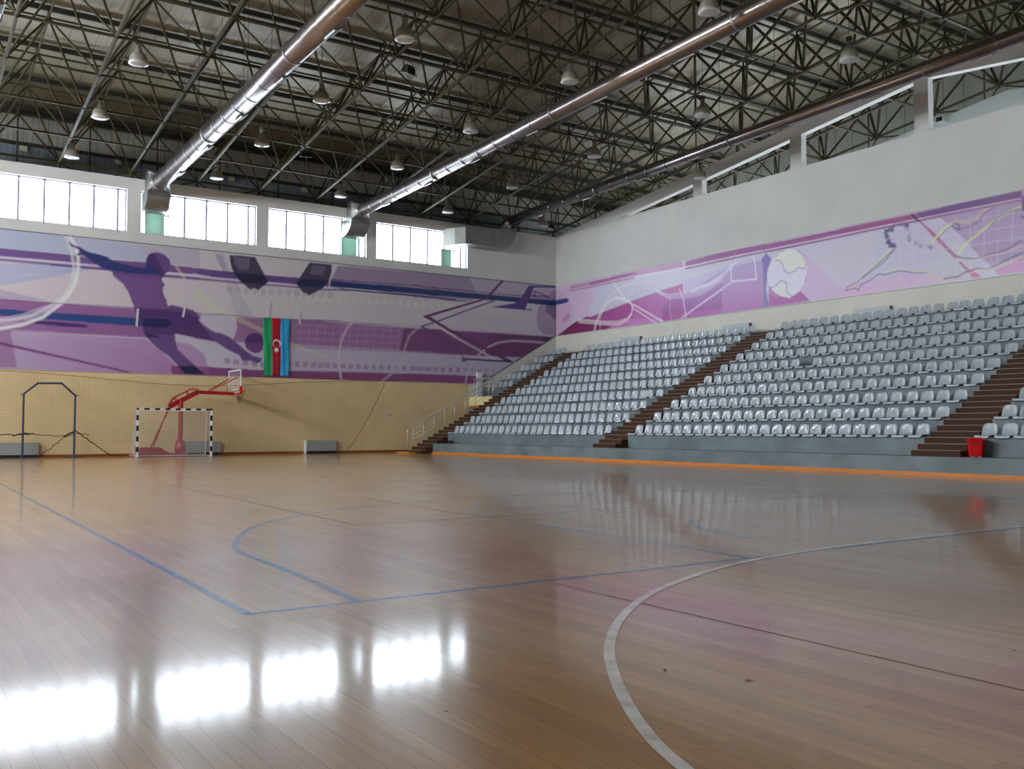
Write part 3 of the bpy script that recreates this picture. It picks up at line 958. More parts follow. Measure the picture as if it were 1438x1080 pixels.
# ---------------------------------------------------------------- handrail of the first staircase
YS = 41.93
t = thing('stair_handrail', 'stainless steel handrail with thin bars beside the first staircase', 'handrail', (21.84, YS, 0))
O = V(t.location)
def stz(x): return ZK + .1627 * (3 + (x - 23.3) / .3017)      # pitch line of the steps
rail = [V((21.84, YS, stz(21.84) + .0)), V((21.84, YS, 1.15)), V((21.9, YS, 1.2)), V((26.93, YS, 3.86))]
bm = bmesh.new(); pipe(bm, [V((21.84, YS, .33)) - O, V((21.84, YS, 1.12)) - O, V((21.87, YS, 1.18)) - O, V((21.96, YS, 1.24)) - O, V((26.93, YS, 3.86)) - O, V((26.98, YS + .06, 3.88)) - O, V((26.98, YB - .1, 3.9)) - O], .028, 10)
obj('top_rail', bm, M['inox'], t, True)
for x in (22.14, 22.74, 23.35, 23.95, 24.55, 25.16, 25.78, 26.3, 26.86):
    f = (x - 21.96) / (26.93 - 21.96); zt = 1.24 + f * (3.86 - 1.24)
    j = math.floor((x - 22.397) / .3017) + 0
    zb = ZK + .1627 * (math.floor((x - 23.3) / .3017) + 3)
    bm = bmesh.new(); tube(bm, V((x, YS, zb)) - O, V((x, YS, zt)) - O, .027, 8)
    if x != 26.3: obj('baluster', bm, M['inox'], t, True)
    else: bm.free()
for y in (42.5, 43.3, 44.0):
    bm = bmesh.new(); tube(bm, V((26.98, y, 2.93)) - O, V((26.98, y, 3.9)) - O, .02, 8); obj('baluster', bm, M['inox'], t, True)
for k in range(3):
    h = .28 + k * .2
    bm = bmesh.new()
    tube(bm, V((22.14, YS, 1.33 - .95 + h)) - O, V((26.86, YS, 3.82 - .95 + h)) - O, .009, 6)
    tube(bm, V((26.98, YS, 3.9 - .9 + h)) - O, V((26.98, YB - .1, 3.9 - .9 + h)) - O, .009, 6)
    obj('thin_bar', bm, M['inox'], t, True)
# white pipe casing on the landing
bm = boxes((27.16, 27.5, YB - .22, YB - .09, 2.921, 4.29)); box(bm, 27.30, 27.33, YB - .23, YB - .22, 3.95, 4.12)
tag(obj('pipe_casing', bm, M['whitep']), 'tall narrow white casing standing on the landing by the handrail', 'casing')

# convector heaters on the right wall above the top row
for y0, y1, w in ((36.69, 38.25, 'above the left block of seats'), (29.34, 30.99, 'above the top of the middle staircase'), (22.19, 23.82, 'above the middle block of seats'), (15.4, 17.07, 'at the right edge above the top row')):
    t = thing('wall_heater', 'pale grey convector box on the right wall, ' + w, 'heater', (XR - .012, (y0 + y1) / 2, 5.45), group='convector boxes above the top row')
    h = (y1 - y0) / 2
    bm = boxes((-.2, 0, -h, h, 0, .53)); obj('heater_casing', bm, mat('pale_enamel', rgb(190, 202, 202), .45), t)
    bm = bmesh.new()
    for q in range(12): box(bm, -.17 + 0, -.02, -h + .08 + q * (2 * h - .16) / 11 - .01, -h + .08 + q * (2 * h - .16) / 11 + .01, .53, .54)
    box(bm, -.19, -.01, -h - .004, -h, .02, .52)
    obj('side_panel', bm, mat('heater_grille', rgb(120, 112, 104), .6), t)
# ================================================================ COURT LINES (painted on the floor)
def ribbon(bm, pts, w, z=.0015, closed=False):
    pts = [V((p[0], p[1], 0)) for p in pts]; n = len(pts); L = []; Rr = []
    for i, p in enumerate(pts):
        a = pts[i - 1] if i else (pts[-2] if closed else p); b = pts[i + 1] if i < n - 1 else (pts[1] if closed else p)
        d = (b - a).normalized(); s = V((-d.y, d.x, 0)) * w / 2
        L.append(bm.verts.new((p + s) + V((0, 0, z)))); Rr.append(bm.verts.new((p - s) + V((0, 0, z))))
    for i in range(n - 1): bm.faces.new((L[i], L[i + 1], Rr[i + 1], Rr[i]))
def arc(cx, cy, r, a0, a1, n=40):
    return [(cx + r * math.cos(math.radians(a0 + (a1 - a0) * i / n)), cy + r * math.sin(math.radians(a0 + (a1 - a0) * i / n))) for i in range(n + 1)]
def smooth(p, n=6):
    o_ = []
    for i in range(len(p) - 1):
        a = p[max(i - 1, 0)]; b = p[i]; c = p[i + 1]; d = p[min(i + 2, len(p) - 1)]
        for k in range(n):
            t = k / n
            o_.append(tuple(.5 * (2 * b[q] + (c[q] - a[q]) * t + (2 * a[q] - 5 * b[q] + 4 * c[q] - d[q]) * t * t + (3 * b[q] - a[q] - 3 * c[q] + d[q]) * t ** 3) for q in (0, 1)))
    return o_ + [p[-1]]
def worn(name, col, alpha):
    m = bpy.data.materials.new(name); m.use_nodes = True
    nt, n, b = nodes_of(m)
    b.inputs['Base Color'].default_value = col; b.inputs['Roughness'].default_value = .32; b.inputs['Coat Weight'].default_value = .75; b.inputs['Coat Roughness'].default_value = .09
    tc = n.new('ShaderNodeTexCoord'); nz = n.new('ShaderNodeTexNoise'); nz.inputs['Scale'].default_value = 7; nz.inputs['Detail'].default_value = 6
    nt.links.new(tc.outputs['Object'], nz.inputs['Vector'])
    mr = n.new('ShaderNodeMapRange'); mr.inputs['From Min'].default_value = .3; mr.inputs['From Max'].default_value = .62
    mr.inputs['To Min'].default_value = alpha * .75; mr.inputs['To Max'].default_value = alpha
    nt.links.new(nz.outputs['Fac'], mr.inputs['Value']); nt.links.new(mr.outputs[0], b.inputs['Alpha'])
    return m
def line(name, parts, m, label, w=.05, z=.0015):
    bm = bmesh.new()
    for p in parts: ribbon(bm, p, w, z)
    o = obj(name, bm, m); tag(o, label, 'court line'); o['kind'] = 'structure'
blue = worn('blue_court_paint', rgb(40, 118, 178), .95); white = worn('white_court_paint', rgb(236, 232, 222), .95)
redl = worn('dark_red_court_paint', rgb(112, 48, 40), .75); lblue = worn('light_blue_court_paint', rgb(60, 156, 204), .95)
faint = worn('faint_white_court_paint', rgb(226, 220, 212), .4)
def sl(a, b, n=30): return [(a[0] + (b[0] - a[0]) * i / n, a[1] + (b[1] - a[1]) * i / n) for i in range(n + 1)]
BYL = 6.1
line('court_line', [sl((2.03, 34), (2.03, BYL)) if False else sl((2.35, 30), (2.03, BYL)), sl((2.01, BYL), (17.1, BYL + .12))], blue, 'blue side line and end line of the basketball court', .055)
line('court_line', [smooth([(2.81, BYL)] + [(2.92, 7.84), (2.95, 9.1)] + [(3.11, 9.81), (3.49, 10.75), (4.11, 11.81), (5.03, 12.68), (6.2, 13.4), (7.8, 14.0), (9.5, 14.2), (11.2, 14.0), (13, 13.3), (14.6, 12.1), (15.7, 10.6), (16.2, 9.1), (16.3, BYL)])], blue, 'blue curved three-point line', .055, .0022)
line('court_line', [sl((6.78, BYL), (7.0, 11.9)), sl((7.0, 11.9), (11.9, 11.9)), sl((11.9, 11.9), (11.9, BYL))], lblue, 'light blue lines of the free-throw lane', .05, .002)
line('court_line', [smooth([(7.98, 7.2), (8.05, 7.6), (8.2, 8.05), (8.4, 8.45), (8.65, 8.8), (8.92, 9.03)])], lblue, 'short light blue arc under the near basket', .05, .002)
line('court_line', [[(7.67, 12.46), (7.85, 12.7), (8.04, 12.94)]], lblue, 'small light blue mark beyond the lane', .07, .002)
# white goal-area line round the near handball goal
line('court_line', [smooth([(2.18, 1.5), (2.3, 2.2), (2.4, 2.49), (2.51, 2.77), (2.74, 3.19), (3.08, 3.70), (3.42, 4.13), (3.91, 4.62), (4.54, 5.11), (5.14, 5.45), (5.9, 5.78), (6.72, 6.03), (7.8, 6.19), (8.93, 6.24), (11.7, 6.26), (13, 6.1), (14.6, 5.5)])], white, 'white curved goal-area line in the foreground', .06, .003)
line('court_line', [arc(9.6, 20.9, 1.8, 0, 360, 60)], faint, 'faint white circle in the middle of the floor', .05)
line('court_line', [sl((5.25, 21), (4.98, 10.94)), sl((4.98, 10.94), (14.2, 11.0)), sl((7.05, 15.2), (6.85, 11.5))], redl, 'thin dark red volleyball lines', .035, .0025)
line('court_line', [sl((-1, 11.6), (2.0, 11.59)), sl((2.57, 8.9), (2.59, 5.2))], faint, 'faint thin white line at the left', .03, .0025)
bm = bmesh.new(); ribbon(bm, sl((4.40, 6.0), (4.40, 2.2)), .009, .0016)
o = obj('floor_seam', bm, M['dirt']); tag(o, 'long dark seam between two boards in the right foreground', 'floor seam'); o['kind'] = 'structure'
# scuffs
bm = bmesh.new()
def blob(x, y, a, b, rot):
    n = 9; vs = []
    for i in range(n):
        t = 2 * math.pi * i / n; r = random.uniform(.6, 1.1)
        px, py = a * r * math.cos(t), b * r * math.sin(t)
        vs.append(bm.verts.new((x + px * math.cos(rot) - py * math.sin(rot), y + px * math.sin(rot) + py * math.cos(rot), .004)))
    bm.faces.new(vs)
for _ in range(46):
    x = random.uniform(1.2, 9); y = random.uniform(2.6, 12)
    blob(x, y, random.uniform(.008, .028), random.uniform(.004, .012), random.uniform(0, 3))
for a in ((1.28, 3.1), (1.36, 3.08), (1.45, 3.03)): blob(a[0], a[1], .05, .008, .6)
o = obj('floor_scuff', bm, M['dirt']); tag(o, 'small dark scuffs and specks on the floor', 'scuffs', kind='stuff')
bm = bmesh.new()
for _ in range(40): 
    blob(random.uniform(22.0, 22.3), random.uniform(11.2, 13.0), random.uniform(.01, .06), random.uniform(.006, .02), random.uniform(0, 3))
o = obj('debris', bm, M['dirt']); tag(o, 'dark dirt swept along the orange strip at the right', 'debris', kind='stuff')

# ================================================================ HANDBALL GOAL
t = thing('handball_goal', 'small handball goal with black and white striped posts and a white net', 'goal', (10.6, 41.8, 0))
def striped(bm, a, b, w, n, first):
    a, b = V(a), V(b)
    for k in range(n):
        bar(bm, a + (b - a) * (k / n), a + (b - a) * ((k + 1) / n), w, w, (k + first) % 2)
for s, nm in ((-1, 'left'), (1, 'right')):
    bm = bmesh.new(); striped(bm, (s * 1.54, 0, 0), (s * 1.54, 0, 2.0), .08, 9, 1)
    obj('goal_post', bm, [M['black'], M['whitep']], t)
bm = bmesh.new(); striped(bm, (-1.5, 0, 2.04), (1.5, 0, 2.04), .08, 14, 1)
box(bm, -1.58, -1.5, -.04, .04, 2.0, 2.08, 0); box(bm, 1.5, 1.58, -.04, .04, 2.0, 2.08, 0)
obj('crossbar', bm, [M['black'], M['whitep']], t)
bm = bmesh.new()
for s in (-1, 1):
    pipe(bm, [(s * 1.54, 0, 2.04), (s * 1.5, .58, 1.98), (s * 1.5, .74, .04), (s * 1.5, .02, .03)], .018, 6)
tube(bm, (-1.5, .74, .04), (1.5, .74, .04), .018, 6); tube(bm, (-1.5, .58, 1.98), (1.5, .58, 1.98), .014, 6)
obj('rear_frame', bm, M['whitep'], t)
bm = bmesh.new(); st = .1; r = .0058
def cordline(p, q): tube(bm, p, q, r, 3, cap=False)
def netquad(A, B, C, Dd, nu, nv):
    """diamond net over the quad A-B (top) D-C (bottom)"""
    A, B, C, Dd = map(V, (A, B, C, Dd))
    def Pp(u, v): return A * (1 - u) * (1 - v) + B * u * (1 - v) + C * u * v + Dd * (1 - u) * v
    for i in range(nu):
        for j in range(nv):
            if (i + j) % 2 == 0: cordline(Pp(i / nu, j / nv), Pp((i + 1) / nu, (j + 1) / nv))
            else: cordline(Pp((i + 1) / nu, j / nv), Pp(i / nu, (j + 1) / nv))
netquad((-1.5, .58, 1.98), (1.5, .58, 1.98), (1.5, .74, .04), (-1.5, .74, .04), 46, 30)
netquad((-1.52, .02, 2.03), (1.52, .02, 2.03), (1.5, .58, 1.98), (-1.5, .58, 1.98), 46, 10)
for s in (-1, 1): netquad((s * 1.56, .02, 2.02), (s * 1.52, .58, 1.98), (s * 1.7, .74, .03), (s * 1.62, .02, .03), 12, 30)
obj('goal_net', bm, M['cord'], t)

# ================================================================ BASKETBALL STAND
BYY = 43.0
t = thing('basketball_stand', 'red basketball stand with a long arm and clear backboard behind the goal', 'basketball hoop', (11.13, BYY, 0))
bm = bmesh.new()
prism(bm, [(-1.85, .02), (-1.85, .40), (-.95, .40), (-.55, .14), (.25, .14), (.25, .02)], 'y', -.42, .42)
obj('base', bm, M['red'], t)
bm = bmesh.new(); pipe(bm, [(0, 0, .14), (0, 0, .3), (0, 0, .62), (0, 0, .74)], [.20, .25, .21, .11], 12)
tube(bm, (0, 0, .74), (0, 0, 2.5), .10, 12)
obj('main_post', bm, M['red'], t)
bm = bmesh.new()
bar(bm, (-.52, 0, 2.16), (.72, 0, 2.84), .14, .2); bar(bm, (.66, 0, 2.84), (2.36, 0, 2.80), .14, .15)
obj('arm', bm, M['red'], t)
bm = bmesh.new()
for s in (-1, 1):
    bar(bm, (-.5, s * .1, 2.3), (-.3, s * .1, 2.58), .04, .04); bar(bm, (-.3, s * .1, 2.58), (.45, s * .1, 2.98), .04, .04); bar(bm, (.45, s * .1, 2.98), (.75, s * .1, 2.95), .04, .04)
    for q in (0.0, .5): bar(bm, (-.25 + q, s * .1, 2.61 + q * .53), (-.2 + q, s * .1, 2.4 + q * .53), .03, .03)
obj('arm_truss', bm, M['red'], t)
for s in (-1, 1):
    bm = bmesh.new(); bar(bm, (-.5, s * .12, 2.15), (-1.18 + s * .12, s * .3, .42), .05, .05)
    bar(bm, (-1.0, s * .2, .95), (-1.0, 0, .95), .03, .03)
    obj('rear_strut', bm, M['red'], t)
for s in (-1, 1):
    bm = bmesh.new(); tube(bm, (1.22, s * .06, 2.9), (2.33, s * .62, 3.52), .025, 8); obj('board_brace', bm, M['red'], t)
XBB = 2.38
clear = mat('clear_acrylic', (.85, .88, .88, 1), .1)
clear.node_tree.nodes['Principled BSDF'].inputs['Alpha'].default_value = .08
bm = boxes((XBB, XBB + .02, -.88, .88, 2.84, 3.86)); bk_ = obj('backboard', bm, clear, t)
bm = bmesh.new(); x0, x1 = XBB - .015, XBB + .03
for z in (2.82, 3.84): box(bm, x0, x1, -.9, .9, z, z + .05)
for y in (-.9, .85): box(bm, x0, x1, y, y + .05, 2.82, 3.89)
box(bm, x1, x1 + .006, -.30, .30, 3.4, 3.45); box(bm, x1, x1 + .006, -.3, .3, 2.95, 3.0)
box(bm, x1, x1 + .006, -.30, -.25, 2.95, 3.45); box(bm, x1, x1 + .006, .25, .3, 2.95, 3.45)
obj('backboard_frame', bm, M['whitep'], bk_)
bm = bmesh.new()
box(bm, x0 - .02, x1 + .025, -.93, .93, 2.77, 2.835)
for y in (-.94, .86): box(bm, x0 - .02, x1 + .025, y, y + .08, 2.77, 3.12)
obj('board_padding', bm, M['redplastic'], bk_)
bm = bmesh.new()
N = 24
pts = [V((XBB + .28 + .225 * math.cos(2 * math.pi * i / N), .225 * math.sin(2 * math.pi * i / N), 2.95)) for i in range(N)]
for a, b in zip(pts, pts[1:] + pts[:1]): tube(bm, a, b, .012, 6)
bar(bm, (XBB + .02, 0, 2.93), (XBB + .07, 0, 2.94), .2, .05)
rim_ = obj('rim', bm, M['red'], t)
bm = bmesh.new()
for i in range(10):
    a = 2 * math.pi * i / 12; b = a + .35
    q0 = V((XBB + .28 + .22 * math.cos(a), .22 * math.sin(a), 2.94)); q1 = V((XBB + .28 + .13 * math.cos(b), .13 * math.sin(b), 2.70)); q2 = V((XBB + .25 + .05 * math.cos(a), .08 * math.sin(a), 2.5 - .08 * (i % 3)))
    tube(bm, q0, q1, .008, 4); 
    if i % 2: tube(bm, q1, q2, .012, 4)
obj('hoop_net', bm, M['rope'], rim_)

# ================================================================ BLUE ARCH FRAME
YH = 43.3
t = thing('arch_frame', 'dark blue steel pipe arch standing on flat feet at the far left', 'metal frame', (5.9, YH, 0))
bm = bmesh.new()
pipe(bm, [(-.97, 0, .03), (-.97, 0, 2.63), (-.46, 0, 3.08), (.44, 0, 3.1), (.97, 0, 2.6), (.97, 0, .03)], .045, 10)
obj('arch_pipe', bm, M['blue'], t, False)
for s in (-1, 1):
    bm = boxes((s * .97 - .42, s * .97 + .42, -.09, .09, 0, .03)); box(bm, s * .97 - .09, s * .97 + .09, -.35, .35, .002, .034)
    obj('foot_plate', bm, M['blue'], t)
bm = bmesh.new()
for s in (-1, 1): tube(bm, (s * .97, 0, 2.6), (s * 1.1, 0, 2.6), .02, 6)
obj('hook', bm, M['dark'], t)
# dark ropes and bundled net tied between the legs
def wob(a, b, n, amp, sag=0):
    a, b = V(a), V(b); o_ = []
    for i in range(n + 1):
        f = i / n; o_.append(a + (b - a) * f + V((random.uniform(-amp, amp), random.uniform(-amp, amp), random.uniform(-amp, amp) - sag * 4 * f * (1 - f))))
    return o_
bm = bmesh.new()
pipe(bm, wob((3.2, 43.6, .95), (4.6, 43.4, .96), 8, .02), .02, 6)
pipe(bm, wob((4.55, 43.4, .93), (5.35, 43.4, 1.02), 7, .03), [.03] * 3 + [.045] * 3 + [.02] * 2, 6)
pipe(bm, wob((5.3, 43.4, 1.0), (6.85, 43.4, .93), 10, .02, .05), .014, 6)
pipe(bm, wob((6.5, 43.4, .88), (6.87, 43.3, 1.06), 5, .02), .035, 6)
tag(obj('net_bundle', bm, M['rope']), 'dark twisted net bundle tied across the blue arch frame', 'net')
bm = bmesh.new()
pipe(bm, wob((6.87, 43.32, 1.14), (6.55, 43.5, .9), 4, .02), .02, 6)
pipe(bm, wob((6.55, 43.5, .9), (5.7, 43.8, .08), 10, .03), .016, 6)
pipe(bm, wob((6.9, 43.32, 1.14), (7.75, 43.6, .5), 9, .025), .02, 6)
pipe(bm, wob((7.75, 43.6, .5), (8.4, 43.8, .06), 7, .02), .018, 6)
pipe(bm, wob((8.4, 43.8, .06), (9.0, 43.9, .03), 7, .01), .016, 6)
pipe(bm, wob((6.95, 43.4, 1.02), (7.5, 43.6, .94), 5, .02), .013, 6)
tag(obj('rope', bm, M['rope']), 'dark rope spreading from the right leg of the blue arch to the floor', 'rope')

# ================================================================ RADIATORS ON THE FAR WALL
for x0, x1, w in ((3.1, 5.6, 'at the left edge behind the blue arch'), (11.55, 13.2, 'behind the goal'), (17.35, 18.95, 'right of the goal, standing alone')):
    t = thing('radiator', 'low grey radiator casing on the far wall, ' + w, 'radiator', ((x0 + x1) / 2, YB - .04, 0), group='radiator casings along the far wall')
    h = (x1 - x0) / 2
    bm = boxes((-h, h, -.2, 0, .12, .62))
    obj('radiator_casing', bm, M['rad'], t)
    bm = boxes((-h + .04, h - .04, -.17, 0, .02, .12)); obj('plinth', bm, M['black'], t)
    bm = bmesh.new()
    for q in range(18): box(bm, -h + .06 + q * (2 * h - .12) / 18, -h + .06 + (q + .55) * (2 * h - .12) / 18, -.17, -.03, .62, .624)
    obj('top_grille', bm, M['dark'], t)
    bm = boxes((-h - .02, -h + .05, -.21, -.0, 0, .64)); obj('side_panel', bm, M['whitep'], t)

# small notice on the yellow wall
t = thing('wall_notice', 'small white notice with a red no-smoking mark on the yellow wall', 'sign', (21.95, YB - .013, 1.9))
bm = boxes((-.15, .15, -.012, 0, -.075, .075)); obj('notice_plate', bm, mat('white_notice', rgb(205, 205, 210), .5), t)
bm = bmesh.new()
pts = [V((-.085 + .042 * math.cos(a), -.016, .042 * math.sin(a))) for a in [2 * math.pi * i / 16 for i in range(16)]]
for a, b in zip(pts, pts[1:] + pts[:1]): tube(bm, a, b, .008, 4)
tube(bm, (-.115, -.016, .03), (-.055, -.016, -.03), .007, 4)
obj('red_mark', bm, M['red'], t)
bm = bmesh.new()
for q, (a, b) in enumerate(((-.02, .12), (-.01, .11), (-.02, .1))): box(bm, a, b, -.016, -.012, .045 - q * .045, .058 - q * .045)
obj('printed_lines', bm, M['dark'], t)

# ================================================================ SAFETY NET along the far wall
t = thing('safety_net', 'fine brown protective net hanging in front of the yellow wall', 'net', (0, YB - .27, 0))
bm = bmesh.new(); top = lambda x: 3.62 - .45 * math.exp(-((x - 12) / 5.0) ** 2) if x < 20 else 3.6
def edge_x(z):    # right edge curve from the banner down to the radiator
    f = z / 3.6; return 19.3 + 2.3 * f ** .75
xs = [i * .125 for i in range(16, 176)]
for x in xs:
    z0 = 0 if x < 19.3 else 3.6 * ((x - 19.3) / 2.3) ** (1 / .75)
    if z0 < top(x): tube(bm, (x, 0, z0 + .02), (x, 0, top(x)), .0022, 3, cap=False)
for k in range(28):
    z = .08 + k * .125; tube(bm, (2, 0, z), (min(edge_x(z), 21.5), 0, z), .002, 3, cap=False)
obj('net_mesh', bm, M['netc'], t)
bm = bmesh.new()
pipe(bm, [V((x, 0, top(x))) for x in [2 + q * .6 for q in range(33)]], .012, 5)
pipe(bm, [V((edge_x(z), 0, z)) for z in [3.6, 3.2, 2.8, 2.4, 2.0, 1.6, 1.2, .9, .6, .4, .2, .1, .03]], .014, 5)
obj('border_rope', bm, M['netc'], t)

# ================================================================ RED BIN, small things on the stands
t = thing('waste_bin', 'bright red plastic bin with a lid at the foot of the right staircase', 'bin', (22.97, 13.32, ZK + .0), math.radians(20))
bm = bmesh.new()
def loft(bm, secs, mi=0):
    rings = [[bm.verts.new(p) for p in s] for s in secs]; n = len(rings[0])
    for A, B in zip(rings, rings[1:]):
        for i in range(n): bm.faces.new((A[i], A[(i + 1) % n], B[(i + 1) % n], B[i])).material_index = mi
    bm.faces.new(rings[0][::-1]).material_index = mi; bm.faces.new(rings[-1]).material_index = mi
def rrect(a, b, z, c=.04):
    o_ = []
    for sx, sy, a0 in ((1, 1, 0), (-1, 1, 90), (-1, -1, 180), (1, -1, 270)):
        for q in range(4):
            an = math.radians(a0 + q * 30); o_.append(V((sx * (a - c) + c * math.cos(an), sy * (b - c) + c * math.sin(an), z)))
    return o_
loft(bm, [rrect(.155, .155, .015), rrect(.17, .17, .2), rrect(.185, .185, .40), rrect(.19, .19, .41)])
obj('bin_body', bm, M['redplastic'], t)
bm = bmesh.new()
loft(bm, [rrect(.195, .195, .405), rrect(.205, .205, .42), rrect(.2, .2, .44), rrect(.16, .16, .475), rrect(.10, .12, .49)])
lid_ = obj('bin_lid', bm, M['redplastic'], t)
bm = bmesh.new()
xx = -.19
for q in range(7):
    y = .09 - q * .028
    box(bm, xx - .004, xx + .01, y - .01, y + .01, .345, .352); box(bm, xx - .004, xx + .01, y - .01, y - .005, .33, .365)
    if q % 2: box(bm, xx - .004, xx + .01, y + .002, y + .008, .33, .365)
obj('lettering', bm, M['black'], t)
bm = bmesh.new()
for sy in (-.1, .07): box(bm, -.17, -.12, sy - .03, sy + .03, 0, .02)
for sy in (-.1, .07): box(bm, .1, .13, sy - .03, sy + .03, 0, .02)
obj('bin_foot', bm, M['whitep'], t)
# dark bag on the platform
bm = bmesh.new()
loft(bm, [rrect(.09, .14, 0, .05), rrect(.1, .15, .06, .05), rrect(.08, .12, .12, .05), rrect(.03, .06, .15, .02)])
o = obj('bag', bm, M['black'], None, True, (23.12, 39.9, ZK)); tag(o, 'small dark bag left on the kerb platform by the first staircase', 'bag')
bm = bmesh.new(); loft(bm, [rrect(.05, .09, 0, .03), rrect(.06, .1, .03, .03), rrect(.03, .06, .05, .02)])
o = obj('crumpled_cloth', bm, mat('brown_cloth', rgb(96, 84, 76), .8), None, True, (23.1, 39.2, ZK)); tag(o, 'flat brown crumpled cloth on the kerb platform, right of the dark bag', 'cloth')
bm = bmesh.new(); loft(bm, [rrect(.07, .12, 0, .04), rrect(.08, .12, .05, .04), rrect(.04, .07, .09, .03)])
o = obj('crumpled_bag', bm, M['whitep'], None, True, (TX(1) + .15, 28.2, ZK + .1627 * 6)); tag(o, 'crumpled white bag at the end of the second row beside the middle staircase', 'bag')
